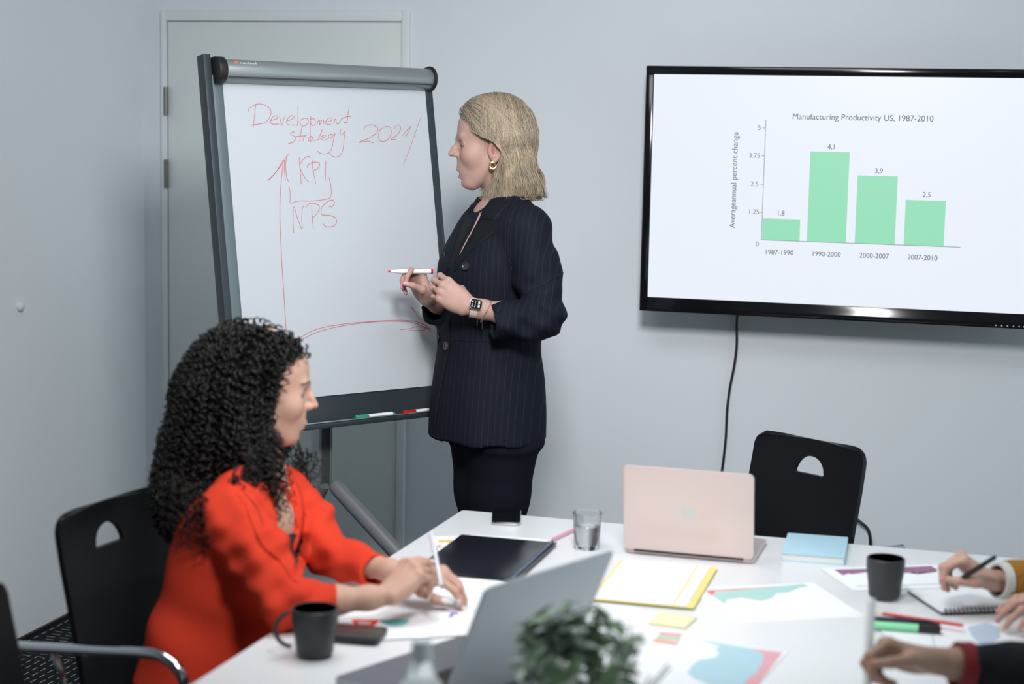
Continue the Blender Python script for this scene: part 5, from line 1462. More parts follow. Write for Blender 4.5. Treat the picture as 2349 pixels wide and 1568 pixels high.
    def folds(X, Y, Z, t_):
        q = (X * E_R[0] + Y * E_R[1]) - (base @ E_R)
        return 0.0050 * np.sin(62 * q - 48 * Z + 1.1) * np.sin(25 * Z + 2.0 * q) - 0.0034 * np.sin(105 * Z + 60 * q) * np.exp(-((Z - 1.22) / 0.10) ** 2)
    SL, EL, CL = A(1208, 527, 4.72), A(1249, 727, 4.655), A(1131, 737, 4.62)
    G.chain([A(1180, 497, 4.80), SL], [0.050, 0.062], 0.04)
    UM = A(1231, 615, 4.69)
    G.chain([SL, UM, EL], [0.063, 0.060, 0.059], 0.03, fold=folds)
    FM = (EL + CL) / 2
    G.chain([EL, FM, CL], [0.059, 0.055, 0.0475], 0.012, fold=folds)
    SR, ER_, CR = A(1112, 525, 5.00), A(1082, 722, 5.02), A(997, 706, 4.86)
    G.chain([SR, ER_], [0.064, 0.056], 0.022, fold=folds); G.chain([ER_, CR], [0.056, 0.046], 0.012, fold=folds)
    G.plane(CL, unit(CL - EL), 0.004) if False else None
    # body folds
    def bodyf(X, Y, Z):
        q = (X - base[0]) * E_R[0] + (Y - base[1]) * E_R[1]
        return 0.0035 * np.sin(40 * Z + 22 * q) * np.exp(-((Z - 1.16) / 0.07) ** 2) + 0.0022 * np.sin(55 * q + 9 * Z) * np.clip((1.12 - Z) * 4, 0, 1)
    G.displace(bodyf)
    # sleeve mouths
    for a, b, r_ in ((CL, EL, 0.043), (CR, ER_, 0.040)):
        d = unit(V(a) - V(b)); G.cone(V(a) + d * 0.02, V(a) + d * 0.12, 0.075, 0.075, 0.0, 'sub') if False else None
        G.cone(V(a) - d * 0.015, V(a) + d * 0.08, r_ - 0.006, r_ - 0.004, 0.004, 'sub')
        c_ = V(a) + d * 0.004
        lo_ = c_ - 0.09; hi_ = c_ + 0.09
        sl = G._box(lo_, hi_); X, Y, Z = G._pts(sl)
        e = (X - c_[0]) * d[0] + (Y - c_[1]) * d[1] + (Z - c_[2]) * d[2]
        rr_ = np.sqrt(np.maximum((X - c_[0]) ** 2 + (Y - c_[1]) ** 2 + (Z - c_[2]) ** 2 - e * e, 0))
        # trim only the sleeve, not the trunk behind it
        G.d[sl] = np.where((e > -0.006) & (rr_ < 0.064), np.maximum(G.d[sl], e), G.d[sl])
    # neck opening
    nb = cx(1140, 452)
    G.chain([nb + E_Z * 0.06 + Fw * 0.02, nb - E_Z * 0.03 + Fw * 0.03], [0.058, 0.050], 0.006, op='sub')
    v, f = G.mesh(); v = relax(v, f, 1, 0.5)
    jk = link_mesh('jacket', np_mesh('jacket', [(v - base, f, None)]), jm, who)
    jk['label'] = 'navy pinstripe double-breasted blazer'
    bpy.context.view_layer.update()
    tree = raycast_tree([jk])
    satin = mat('lapel_satin', (0.0060, 0.0080, 0.0105, 1), rough=0.6, spec=0.15)
    Zp = lambda L: [(1020 + x / 7.467, 430 + y / 7.467) for x, y in L]
    # near lapel with its peak and collar; far lapel; sliver of chest skin added as a patch, and scarf
    patch('lapel', Zp([(600, 560), (720, 545), (830, 565), (985, 620), (900, 720), (760, 850), (600, 980), (440, 1100), (320, 1230), (250, 1330), (190, 1440), (170, 1420), (215, 1240), (300, 1110), (420, 900), (520, 720)]), tree, 0.006, 0.004, satin, jk, base)
    patch('collar', Zp([(820, 190), (930, 205), (1085, 285), (960, 420), (840, 560), (720, 540), (605, 550), (680, 420), (750, 280)]), tree, 0.007, 0.004, satin, jk, base)
    patch('lapel', Zp([(560, 215), (640, 225), (665, 250), (620, 350), (480, 620), (350, 900), (255, 1100), (190, 1230), (110, 1400), (40, 1420), (90, 1200), (170, 960), (260, 680), (350, 440), (450, 290)]), tree, 0.005, 0.003, satin, jk, base)
    skp = mat('chest_skin_pink', (0.36, 0.22, 0.20, 1), rough=0.6)
    patch('chest_skin', Zp([(735, 180), (790, 190), (690, 330), (570, 560), (415, 850), (260, 1140), (245, 1160), (340, 960), (480, 700), (600, 430)]), tree, 0.0085, 0.002, skp, who, base)
    patch('neck_scarf', Zp([(700, 190), (745, 200), (720, 290), (650, 450), (605, 450), (640, 340)]), tree, 0.0105, 0.002, mat('scarf_orange', (0.42, 0.16, 0.05, 1), rough=0.5, noise=0.5, nscale=350), who, base)
    # front edge, pocket flap, seams
    seam = mat('suit_seam', (0.004, 0.005, 0.008, 1), rough=0.8)
    Zb = lambda L: [(850 + x / 3.5636, 560 + y / 3.5636) for x, y in L]
    def seam_strip(px, wpx=1.6, m=seam, nm='seam', off=0.0016):
        P = []
        for q in catmull([(a, b, 0) for a, b in px], 6):
            h = on_surface(tree, q[0], q[1], off)
            if h is not None: P.append(h[0] - base)
        if len(P) > 3: MB().tube(P, 0.5 * wpx * D0 / F_PX, 5).build(nm, m, jk, smooth=True)
    seam_strip(Zb([(655, 600), (645, 700), (640, 860), (610, 1000), (570, 1200), (525, 1480)]), 3.0, nm='front_edge')
    seam_strip(Zb([(660, 775), (800, 790), (950, 790)]), 2.0)
    seam_strip([(1186, 470), (1172, 500), (1166, 540), (1168, 585), (1176, 620)], 1.6)
    seam_strip(Zb([(1265, 405), (1400, 330), (1570, 235)]), 2.4)
    # buttons
    btm = mat('button_dark', (0.02, 0.022, 0.026, 1), rough=0.25)
    for x, y in ((1070, 611), (1026, 793)):
        h = on_surface(tree, x, y, 0.002)
        if h is None: continue
        R_ = frame3(np.cross(h[1], E_Z), h[1])
        MB().lathe([(0.0, 0.0035), (0.007, 0.0032), (0.0085, 0.0046), (0.0115, 0.0046), (0.0125, 0.002), (0.0125, 0.0)][::-1], 24, M=frame(h[0] - base, R_[0], R_[1], R_[2])).build('button', btm, jk, smooth=True)
    for x, y in ((1021, 588), (1007, 775)):
        c_ = at(x, y, 4.83)
        MB().lathe([(0.0, 0.004), (0.011, 0.004), (0.0125, 0.002), (0.0125, 0.0)][::-1], 24, M=frame(c_ - base, E_F, E_Z, -E_R)).build('button', btm, jk, smooth=True)

    # ---------------- hair
    hb = (0.40, 0.325, 0.235)
    G = Grid((-0.17, -0.125, -0.21), (0.115, 0.125, 0.175), 0.004)
    G.ell((-0.022, 0, 0.040), (0.112, 0.088, 0.102), 0.02)
    G.ell((0.020, 0, 0.058), (0.064, 0.076, 0.066), 0.02)
    G.loft([((-0.056, 0, -0.145), 0.060, 0.084), ((-0.058, 0, -0.09), 0.068, 0.091), ((-0.050, 0, -0.03), 0.076, 0.092), ((-0.038, 0, 0.025), 0.090, 0.089)], V((1, 0, 0)), V((0, 1, 0)), 0.02, 2.2)
    zz = np.array([-0.2, -0.13, -0.08, -0.04, -0.012, 0.006, 0.020, 0.036, 0.052, 0.068, 0.085, 0.105, 0.2]); xx = np.array([0.008, 0.002, -0.014, -0.029, -0.032, -0.018, 0.014, 0.042, 0.054, 0.062, 0.069, 0.080, 0.10])
    sl = (slice(None),) * 3; X, Y, Z = G._pts(sl)
    G0 = G.d.copy()
    G.d = np.maximum(G0 + 0.004, (X - np.interp(Z, zz, xx).astype(np.float32) + 0.016) * 0.75 + 0 * Y).astype(np.float32)
    G.plane((0, 0, -0.115), (0, 0, -1))
    v, f = G.mesh(); v = relax(v, f, 3)
    G.d = np.maximum(G0, (X - np.interp(Z, zz, xx).astype(np.float32)) * 0.75 + 0 * Y).astype(np.float32)
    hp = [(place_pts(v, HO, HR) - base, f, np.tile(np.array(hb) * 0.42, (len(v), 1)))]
    rng = np.random.default_rng(3)
    n = 4200
    u = rng.uniform(0, 1, n); sd = np.where(rng.random(n) < 0.70, 1.0, -1.0)
    rx = np.where(u < 0.30, rng.uniform(0.02, 0.080, n), rng.uniform(-0.11, 0.04, n))
    roots = np.stack([rx, sd * np.abs(rng.normal(0, 0.018, n)) + 0.004, 0.155 - 0.9 * np.maximum(rx - 0.02, 0) - 0.25 * np.abs(rx + 0.03)], 1)
    low = rng.random(n) < 0.34      # extra strands starting lower on the back and sides
    ang = rng.uniform(62, 298, n) * math.pi / 180
    lr = np.stack([-0.03 + 0.11 * np.cos(ang), 0.09 * np.sin(ang), rng.uniform(-0.03, 0.12, n)], 1)
    roots = np.where(low[:, None], lr, roots)
    fr = (rx > 0.02) & ~low
    jit = rng.normal(0, 0.10, (n, 3))
    def dirs(P, s):
        D = jit.copy()
        D[:, 2] -= 1.0
        side = np.sign(P[:, 1]); side[side == 0] = 1
        D[:, 1] += side * np.clip((P[:, 2] - 0.085) * 14, 0, 1.6)
        fx = np.interp(P[:, 2], zz, xx)
        D[:, 0] -= np.clip((P[:, 0] - fx + 0.010) * 60, 0, 2.5)
        D[:, 0] -= fr * np.clip((P[:, 2] - 0.0) * 12, 0, 0.9)
        return D
    ST = 0.012
    lens = np.full(n, 0.40)
    pts = strands(G, roots, dirs, lens, 5, step=ST, lift=(-0.002, 0.006))
    hem = rng.normal(-0.140, 0.011, n) + 0.016 * np.sin(rng.uniform(0, 6.28, n))
    lens2 = []
    for s in range(n):
        below = np.nonzero(pts[:, s, 2] < hem[s])[0]
        m = below[0] + 1 if len(below) else pts.shape[0]
        lens2.append(max(4, m) * ST)
    # locks: neighbouring strands share a drift so the hem breaks up into wavy clumps
    az = np.arctan2(pts[12, :, 1], pts[12, :, 0] + 0.03)
    lock = np.floor((az + math.pi) * 7.0 + rng.normal(0, 0.25, n)).astype(int)
    lr_ = np.random.default_rng(12); drift = lr_.normal(0, 0.010, (80, 3)); amp = lr_.uniform(0.002, 0.006, 80); phs = lr_.uniform(0, 6.28, 80)
    zt = np.clip((-0.02 - pts[:, :, 2]) / 0.12, 0, 1)
    rad_dir = pts[:, :, :2] - np.array([-0.04, 0.0]); rad_dir /= np.linalg.norm(rad_dir, axis=2, keepdims=True) + 1e-6
    flick = rng.normal(0.002, 0.006, n) + np.where(rad_dir[-1, :, 0] < -0.5, 0.016, 0.002)
    pts[:, :, :2] += rad_dir * (zt ** 1.8)[:, :, None] * flick[None, :, None]
    li = np.clip(lock, 0, 79)
    pts += (zt ** 1.3)[:, :, None] * drift[li][None, :, :] * V((1, 1, 0.8))
    wv = amp[li][None, :] * np.sin(pts[:, :, 2] * 75 + phs[li][None, :]) * np.clip((0.06 - pts[:, :, 2]) / 0.1, 0, 1)
    pts[:, :, :2] += rad_dir * wv[:, :, None]
    tone = lr_.uniform(0.72, 1.30, 80)
    cols = []
    for s in range(n):
        k = rng.uniform(0.75, 1.35) * tone[li[s]]; w_ = rng.uniform(-0.02, 0.03)
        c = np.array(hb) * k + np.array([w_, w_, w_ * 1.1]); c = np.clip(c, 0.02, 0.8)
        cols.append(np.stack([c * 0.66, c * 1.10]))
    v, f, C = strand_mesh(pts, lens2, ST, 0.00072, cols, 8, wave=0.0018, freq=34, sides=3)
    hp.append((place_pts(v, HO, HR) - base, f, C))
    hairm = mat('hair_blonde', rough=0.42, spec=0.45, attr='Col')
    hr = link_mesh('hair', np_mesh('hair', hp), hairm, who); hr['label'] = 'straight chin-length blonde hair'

    # ---------------- jewellery and watch
    gold = mat('gold', (0.72, 0.50, 0.24, 1), rough=0.2, metal=1.0)
    ec = HO + V((-0.002, 0.0760, -0.055)) @ HR
    er = [ec + (V((0.0085 * math.cos(a), 0.002, 0.0095 * math.sin(a))) @ HR) for a in np.linspace(0, 2 * math.pi, 25)]
    MB().tube([p - base for p in er], [0.0036 + 0.0022 * max(0, -math.sin(a)) for a in np.linspace(0, 2 * math.pi, 25)], 10).build('earring', gold, who, smooth=True)
    mid = ring_seg[0] * 0.45 + ring_seg[1] * 0.55; ax = unit(ring_seg[1] - ring_seg[0]); q1 = unit(np.cross(ax, E_Z)); q2 = np.cross(ax, q1)
    MB().tube([mid + 0.0098 * (math.cos(a) * q1 + math.sin(a) * q2) - base for a in np.linspace(0, 2 * math.pi, 25)], 0.0016, 8).build('finger_ring', gold, who, smooth=True)
    # watch
    arm = unit(LEL - LW); wc = LW + arm * 0.018; dn_ = unit(LR[2] - arm * (LR[2] @ arm) + E_Z * 0.15); dn_ = unit(dn_ - arm * (dn_ @ arm)); sd_ = np.cross(dn_, arm)
    band = MB()
    vs = []; fs = []
    for k in range(33):
        a = 2 * math.pi * k / 32
        for w_ in (-0.0115, 0.0115):
            for r_ in (0.0245, 0.0268):
                vs.append(wc + arm * w_ * (0.85 + 0.15 * math.cos(a)) + r_ * (math.cos(a) * dn_ + math.sin(a) * sd_) - base)
    for k in range(32):
        i, j = 4 * k, 4 * k + 4
        fs += [(i, j, j + 1, i + 1), (i + 2, i + 3, j + 3, j + 2), (i + 1, j + 1, j + 3, i + 3), (i, i + 2, j + 2, j)]
    wt = bpy.data.objects.new('wrist_watch', None); COL.objects.link(wt); wt.parent = who
    band.add(vs, fs).build('watch_band', mat('watch_band_sand', rgb(205, 186, 176), rough=0.5), wt, smooth=True)
    wf = frame(wc + dn_ * 0.0262 - base, arm, sd_, dn_)
    MB().prism(rrect(0.034, 0.029, 0.008), 0, 0.0085, M=wf).build('watch_case', mat('watch_case_steel', rgb(190, 176, 170), rough=0.2, metal=0.9), wt, bevel=0.002)
    MB().prism(rrect(0.031, 0.026, 0.007), 0.0085, 0.0092, M=wf).build('watch_face', mat('watch_glass', (0.004, 0.004, 0.005, 1), rough=0.08), wt)
    wl = mat('watch_digits', (0.1, 0.1, 0.1, 1), rough=0.5, emit=(0.8, 0.8, 0.8, 1), emit_s=0.7)
    for (a, b, w_, h_) in ((-0.010, -0.007, 0.004, 0.003), (-0.010, -0.002, 0.003, 0.003), (-0.010, 0.006, 0.004, 0.004), (-0.003, -0.008, 0.002, 0.002), (-0.002, -0.004, 0.002, 0.002), (-0.002, 0.0, 0.002, 0.002), (-0.002, 0.004, 0.002, 0.002), (-0.002, 0.008, 0.002, 0.002), (0.008, -0.005, 0.005, 0.008), (0.008, 0.004, 0.005, 0.005), (0.008, 0.008, 0.005, 0.003)):
        MB().box((a - w_ / 2, b - h_ / 2, 0.0092), (a + w_ / 2, b + h_ / 2, 0.0095), M=wf).build('watch_digit', wl, wt)
    silver = mat('silver', (0.72, 0.70, 0.68, 1), rough=0.22, metal=1.0)
    bc = LW + arm * 0.052
    for k in range(30):
        a = 2 * math.pi * k / 30
        p = bc + 0.030 * (math.cos(a) * dn_ + math.sin(a) * sd_) * V((1, 1, 1)) + arm * 0.010 * math.sin(a) - E_Z * 0.004
        G_ = MB().tube([p - arm * 0.0018 - base, p + arm * 0.0018 - base], 0.0017, 6)
        G_.build('bracelet_bead', silver, wt if False else who, smooth=True)
    e_ = bc - E_Z * 0.034 - arm * 0.010
    MB().tube([e_ - base, e_ - E_Z * 0.020 - base], 0.0014, 6).build('bracelet_tail', silver, who, smooth=True)
    e_ = bc - E_Z * 0.030 - arm * 0.024
    MB().tube([e_ + E_Z * 0.012 - base, e_ - E_Z * 0.018 - base], 0.0014, 6).build('bracelet_tail', silver, who, smooth=True)
    # ---------------- the marker in her hand: a thing of its own
    m0, m1 = A(890, 622, 4.76), A(993, 622, 4.79)
    mk = thing('red_whiteboard_marker', 'white red-tipped marker held in the presenter\'s fingers', 'marker pen', m0)
    d = m1 - m0
    wp = mat('marker_body_white', rgb(226, 228, 230), rough=0.3); rd = mat('marker_red', rgb(196, 26, 34), rough=0.3)
    def sg(nm, a, b, ra, rb, m_): MB().tube([d * a, d * b], [ra, rb], 18).build(nm, m_, mk, smooth=True)
    sg('tip', 0.0, 0.055, 0.0020, 0.0030, rd); sg('nose_cone', 0.055, 0.26, 0.0034, 0.0062, wp); sg('barrel', 0.26, 0.95, 0.0066, 0.0068, wp); sg('end_plug', 0.95, 1.0, 0.0070, 0.0066, rd)
    for k in (0.375, 0.395, 0.42, 0.455, 0.475): sg('printed_ring', k, k + 0.006, 0.00685, 0.00685, mat('print_grey', rgb(120, 124, 130), rough=0.5))
    return who
PRES = presenter()
# ================================================================== the seated woman in red
def seated():
    A = at
    base = A(485, 1560, 3.60) * V((1, 1, 0))
    who = thing('person', 'seated woman in a red blazer with long black curly hair, holding a pen', 'person', base)
    t = math.radians(12)
    Fw = math.cos(t) * E_R - math.sin(t) * E_F; Lf = np.cross(E_Z, Fw)
    skin = (0.53, 0.325, 0.245)
    skinm = mat('skin_seated', rough=0.55, spec=0.35, sss=0.12, attr='Col', noise=0.04, nscale=120, bump=0.04, bscale=900)
    parts = []
    hv, hf, hc, HG = head(skin, (0.38, 0.16, 0.14), (0.03, 0.018, 0.014), mouth_open=0.0, lids=0.7, nose_up=0.002, neck_to=(-0.075, 0, -0.175), neck_r=0.046, lip_full=1.12, lash=(0.02, 0.012, 0.01), nose_len=0.95)
    HO = A(611, 892, 3.76); HR = head_axes(E_R * math.cos(0.16) + E_F * math.sin(0.16), pitch=0.12)
    parts.append((place_pts(hv, HO, HR), hf, hc))
    loc = lambda p, R_, o: (V(p) - o) @ np.asarray(R_).T
    white = (0.78, 0.74, 0.74)
    # right hand, pen between the fingers
    W = A(888, 1368, 3.40); ER_, CR = A(650, 1384, 3.37), A(768, 1381, 3.38)
    R = frame3(img(0.58, 0.62, 0.52), img(-0.52, 0.62, -0.58))
    pose = {'index': (7, (42, 12, 6)), 'middle': (1, (52, 34, 18)), 'ring': (-3, (62, 48, 28)), 'pinky': (-8, (66, 46, 28)), 'thumb': [(0.046, 0.036, -0.030), (0.072, 0.036, -0.052), (0.092, 0.026, -0.068)], 'thumb_nail': (0.3, 1.0, 0.2)}
    v, f, C, jr = hand(pose, skin, white, loc(ER_, R, W), arm_r=(0.0215, 0.027, 0.033), nail_len=0.010, size=0.96)
    parts.append((place_pts(v, W, R), f, C))
    # left hand, resting on the paper
    W2 = A(930, 1318, 3.56); EL, CL = A(748, 1268, 3.72), A(858, 1308, 3.61)
    R = frame3(img(0.94, 0.10, -0.30), img(0.0, 0.95, -0.25)); R[1] = -np.cross(R[2], R[0])
    pose = {'index': (4, (40, 30, 14)), 'middle': (1, (46, 32, 16)), 'ring': (-3, (50, 34, 18)), 'pinky': (-8, (50, 34, 18)), 'thumb': [(0.046, 0.038, -0.020), (0.074, 0.044, -0.032), (0.098, 0.040, -0.042)], 'thumb_nail': (0.0, 0.6, 0.8)}
    v, f, C, jl = hand(pose, skin, white, loc(EL, R, W2), arm_r=(0.0215, 0.027, 0.033), nail_len=0.010, size=0.96)
    parts.append((place_pts(v, W2, R), np.asarray(f)[:, ::-1], C))
    secs = [(A(592, 1060, 3.68), 0.050, 0.075), (A(586, 1082, 3.67), 0.064, 0.100), (A(576, 1118, 3.66), 0.084, 0.128), (A(562, 1160, 3.645), 0.110, 0.166), (A(545, 1230, 3.625), 0.124, 0.166), (A(515, 1330, 3.605), 0.118, 0.150), (A(492, 1430, 3.60), 0.128, 0.162), (A(484, 1540, 3.60), 0.146, 0.186), (A(484, 1640, 3.60), 0.150, 0.190)]
    # trunk and legs below the clothes
    G = Grid(base + V((-0.35, -0.35, -0.02)), base + V((0.75, 0.40, 1.10)), 0.0075)
    G.loft([(c, a - 0.014, b - 0.016) for c, a, b in secs], Fw, Lf, 0.02, 2.2)
    G.chain([HO + V((-0.075, 0, -0.16)) @ HR, A(590, 1075, 3.67)], [0.048, 0.060], 0.03)
    seat = secs[-1][0]
    legs = []
    for s in (-1, 1):
        h0 = V((seat[0], seat[1], 0.50)) + Lf * s * 0.09; k0 = h0 + Fw * 0.42 + E_Z * 0.01; a0 = V((k0[0], k0[1], 0.08)) - Fw * 0.03; legs.append((h0, k0, a0))
        G.chain([h0, k0, a0], [0.075, 0.052, 0.036], 0.02); G.chain([a0, a0 + Fw * 0.14 - E_Z * 0.045], [0.034, 0.024], 0.02)
    v, f = G.mesh(); parts.append((relax(v, f, 1), f, np.tile(np.array(skin), (len(v), 1))))
    parts = [(p[0] - base, p[1], p[2]) for p in parts]
    body = link_mesh('body', np_mesh('body', parts), skinm, who)
    redm = mat('blazer_red', (0.62, 0.048, 0.023, 1), rough=0.85, spec=0.08, noise=0.05, nscale=60, bump=0.08, bscale=900)
    # trousers and shoes (under the table)
    G = Grid(base + V((-0.35, -0.35, -0.02)), base + V((0.75, 0.40, 0.75)), 0.009)
    G.loft([(V((seat[0], seat[1], 0.42)), 0.15, 0.185), (V((seat[0], seat[1], 0.60)), 0.13, 0.17)], Fw, Lf, 0.03, 2.3)
    for h0, k0, a0 in legs: G.chain([h0, k0, a0 + E_Z * 0.04], [0.090, 0.070, 0.055], 0.03)
    v, f = G.mesh(); link_mesh('trousers', np_mesh('trousers', [(relax(v, f, 2) - base, f, None)]), redm, who)
    for h0, k0, a0 in legs:
        G = Grid(a0 + V((-0.25, -0.25, -0.09)), a0 + V((0.25, 0.25, 0.06)), 0.006)
        b0 = V((a0[0], a0[1], 0)); G.chain([b0 - Fw * 0.05 + E_Z * 0.05, b0 + Fw * 0.06 + E_Z * 0.045, b0 + Fw * 0.16 + E_Z * 0.022], [0.036, 0.034, 0.02], 0.02)
        v, f = G.mesh(); link_mesh('shoe', np_mesh('shoe', [(v - base, f, None)]), mat('shoe_black', (0.008, 0.008, 0.009, 1), rough=0.25), who)
    # blazer
    G = Grid(base + V((-0.36, -0.36, 0.46)), base + V((0.56, 0.46, 1.08)), 0.0048)
    G.loft(secs[:-1], Fw, Lf, 0.01, 2.25)
    def folds(X, Y, Z, t_):
        q = (X * E_R[0] + Y * E_R[1]) - (base @ E_R); w_ = (X * E_F[0] + Y * E_F[1])
        return 0.0048 * np.sin(78 * q + 60 * Z + 14 * w_) * np.sin(28 * Z - 17 * q + 0.6) - 0.0028 * np.sin(120 * Z - 75 * q)
    SR = A(520, 1186, 3.51); UR = A(592, 1268, 3.43)
    G.chain([A(552, 1134, 3.58), SR], [0.050, 0.062], 0.04)
    G.chain([SR, UR, ER_], [0.063, 0.058, 0.052], 0.03, 0.02, fold=folds)
    G.chain([ER_, (ER_ + CR) / 2, CR], [0.052, 0.046, 0.036], 0.012, fold=folds)
    SL = A(640, 1135, 3.83); UL = A(708, 1200, 3.80)
    G.chain([A(615, 1118, 3.76), SL], [0.048, 0.060], 0.04)
    G.chain([SL, UL, EL], [0.064, 0.058, 0.050], 0.03, 0.02, fold=folds)
    G.chain([EL, (EL + CL) / 2, CL], [0.050, 0.045, 0.037], 0.012, fold=folds)
    def bodyf(X, Y, Z):
        q = (X - base[0]) * E_R[0] + (Y - base[1]) * E_R[1]
        return 0.0040 * np.sin(46 * Z + 18 * q) * np.exp(-((Z - 0.72) / 0.08) ** 2) + 0.003 * np.sin(40 * q + 20 * Z) * np.clip((0.85 - Z) * 3, 0, 1)
    G.displace(bodyf)
    for a, b, r_ in ((CR, ER_, 0.034), (CL, EL, 0.035)):
        d = unit(V(a) - V(b))
        G.cone(V(a) - d * 0.015, V(a) + d * 0.08, r_ - 0.007, r_ - 0.005, 0.003, 'sub')
        c_ = V(a) + d * 0.004
        sl = G._box(c_ - 0.075, c_ + 0.075); X, Y, Z = G._pts(sl)
        e = (X - c_[0]) * d[0] + (Y - c_[1]) * d[1] + (Z - c_[2]) * d[2]
        rr_ = np.sqrt((X - c_[0]) ** 2 + (Y - c_[1]) ** 2 + (Z - c_[2]) ** 2)
        G.d[sl] = np.where((e > -0.006) & (np.sqrt(np.maximum(rr_ ** 2 - e * e, 0)) < 0.056), np.maximum(G.d[sl], e), G.d[sl])
    # open front: V between the lapels
    n0 = A(600, 1062, 3.67)
    G.chain([n0 + E_Z * 0.05, n0 - E_Z * 0.008], [0.052, 0.046], 0.006, op='sub')
    fr = lambda z_, x_: None
    v0 = A(640, 1110, 3.66); v1 = A(672, 1215, 3.585); v2 = A(688, 1322, 3.575)
    G.chain([v0, v1, v2], [0.052, 0.050, 0.008], 0.004, op='sub')
    v, f = G.mesh(); v = relax(v, f, 1, 0.5)
    jk = link_mesh('blazer', np_mesh('blazer', [(v - base, f, None)]), redm, who); jk['label'] = 'red-orange blazer with pushed-up sleeves'
    bpy.context.view_layer.update()
    tree = raycast_tree([jk, body])
    Zr = lambda L: [(330 + x / 3.58, 1130 + y / 3.58) for x, y in L]
    cam_top = mat('camisole_black', (0.010, 0.010, 0.012, 1), rough=0.5)
    patch('camisole', Zr([(1165, 350), (1230, 330), (1320, 380), (1300, 470), (1240, 640), (1215, 560), (1190, 460)]), tree, 0.004, 0.003, cam_top, who, base)
    lap = mat('lapel_red', (0.60, 0.046, 0.022, 1), rough=0.85, spec=0.08, bump=0.06, bscale=900)
    patch('lapel', Zr([(800, -60), (900, -20), (980, 110), (1060, 240), (1120, 400), (1200, 600), (1276, 748), (1230, 720), (1120, 560), (1000, 470), (960, 420), (905, 300), (840, 120), (760, 0)]), tree, 0.007, 0.004, lap, jk, base)
    patch('lapel', Zr([(1100, -120), (1180, -40), (1290, 80), (1345, 200), (1390, 330), (1370, 480), (1320, 620), (1280, 745), (1240, 640), (1240, 520), (1305, 400), (1250, 230), (1150, 30), (1075, -100)]), tree, 0.006, 0.004, lap, jk, base)
    seamm = mat('red_seam', (0.10, 0.006, 0.004, 1), rough=0.8)
    def seam_strip(px, wpx=2.0, nm='seam'):
        P = []
        for q in catmull([(a, b, 0) for a, b in px], 6):
            h = on_surface(tree, q[0], q[1], 0.0012)
            if h is not None: P.append(h[0] - base)
        if len(P) > 3: MB().tube(P, 0.5 * wpx * 3.5 / F_PX, 5).build(nm, seamm, jk, smooth=True)
    seam_strip([(556, 1128), (585, 1160), (604, 1205), (612, 1250)], 2.0)
    # ---------------- hair
    G = Grid((-0.30, -0.20, -0.36), (0.16, 0.21, 0.20), 0.0055)
    for c, r in (((-0.045, 0, 0.036), (0.122, 0.108, 0.104)), ((0.018, 0, 0.076), (0.062, 0.072, 0.048)), ((-0.085, -0.01, -0.03), (0.112, 0.122, 0.105)), ((-0.108, -0.035, -0.14), (0.100, 0.105, 0.115)), ((-0.150, -0.030, -0.23), (0.062, 0.100, 0.085)), ((-0.050, -0.080, -0.17), (0.060, 0.052, 0.100)), ((-0.035, -0.085, -0.10), (0.060, 0.048, 0.09)), ((-0.150, -0.105, -0.24), (0.05, 0.05, 0.085)), ((-0.040, -0.118, -0.150), (0.062, 0.045, 0.075)), ((0.020, 0.105, -0.10), (0.052, 0.045, 0.090)), ((-0.06, 0.09, -0.10), (0.09, 0.07, 0.12))):
        G.ell(c, r, 0.03)
    zz = np.array([-0.4, -0.18, -0.145, -0.125, -0.10, -0.06, -0.02, 0.02, 0.055, 0.072, 0.086, 0.105, 0.2]); xx = np.array([0.3, 0.3, 0.20, 0.020, 0.008, 0.004, 0.002, 0.008, 0.018, 0.030, 0.066, 0.09, 0.12])
    sl = (slice(None),) * 3; X, Y, Z = G._pts(sl)
    G.d = np.maximum(G.d, np.where(np.abs(Y) < 0.085, (X - np.interp(Z, zz, xx).astype(np.float32)) * 0.8, -1.0)).astype(np.float32)
    G.ell((0.058, 0, -0.055), (0.070, 0.074, 0.108), 0.01, 'sub')
    Gs = G.d.copy(); G.d = G.d + 0.004
    v, f = G.mesh(); v = relax(v, f, 3)
    G.d = Gs
    dk_ = np.array((0.010, 0.0085, 0.0085))
    link_mesh('hair_base', np_mesh('hair_base', [(place_pts(v, HO, HR) - base, f, np.tile(dk_ * 0.5, (len(v), 1)))]), mat('hair_black_under', (0.004, 0.0035, 0.0035, 1), rough=0.95, spec=0.05), who)
    hp = []
    rng = np.random.default_rng(21)
    n = 1600
    gsel = G.grad(v); ok = np.nonzero((gsel[:, 2] > -0.55))[0]
    pick = rng.choice(ok, n)
    roots = v[pick] + gsel[pick] * 0.006
    def dirs(P, s):
        D = np.zeros_like(P); D[:, 2] = -1.0
        D[:, 0] -= np.clip((P[:, 2] - 0.05) * 9, 0, 1.2)
        D[:, 1] += np.sign(P[:, 1]) * np.clip((P[:, 2] - 0.08) * 10, 0, 1.0)
        return D
    lens = rng.uniform(0.06, 0.17, n)
    pts = strands(G, roots, dirs, lens, 4, step=0.008, lift=(-0.004, 0.010), free=0.03)
    # keep the face free: drop strands that wander over it
    face = (pts[:, :, 0] > 0.02) & (np.abs(pts[:, :, 1]) < 0.07) & (pts[:, :, 2] < 0.066) & (pts[:, :, 2] > -0.12)
    keep = [s for s in range(n) if not face[:int(lens[s] / 0.008), s].any()]
    pts = pts[:, keep]; lens = lens[keep]
    cols = [dk_ * rng.uniform(0.4, 1.2) for _ in range(len(keep))]
    v, f, C = strand_mesh(pts, lens, 0.008, 0.0021, cols, 9, helix=0.0068, pitch=0.021, sides=4, sub=3, taper=0.5)
    hp.append((place_pts(v, HO, HR) - base, f, C))
    # loose locks falling over the near lapel and fine flyaways
    lk = []
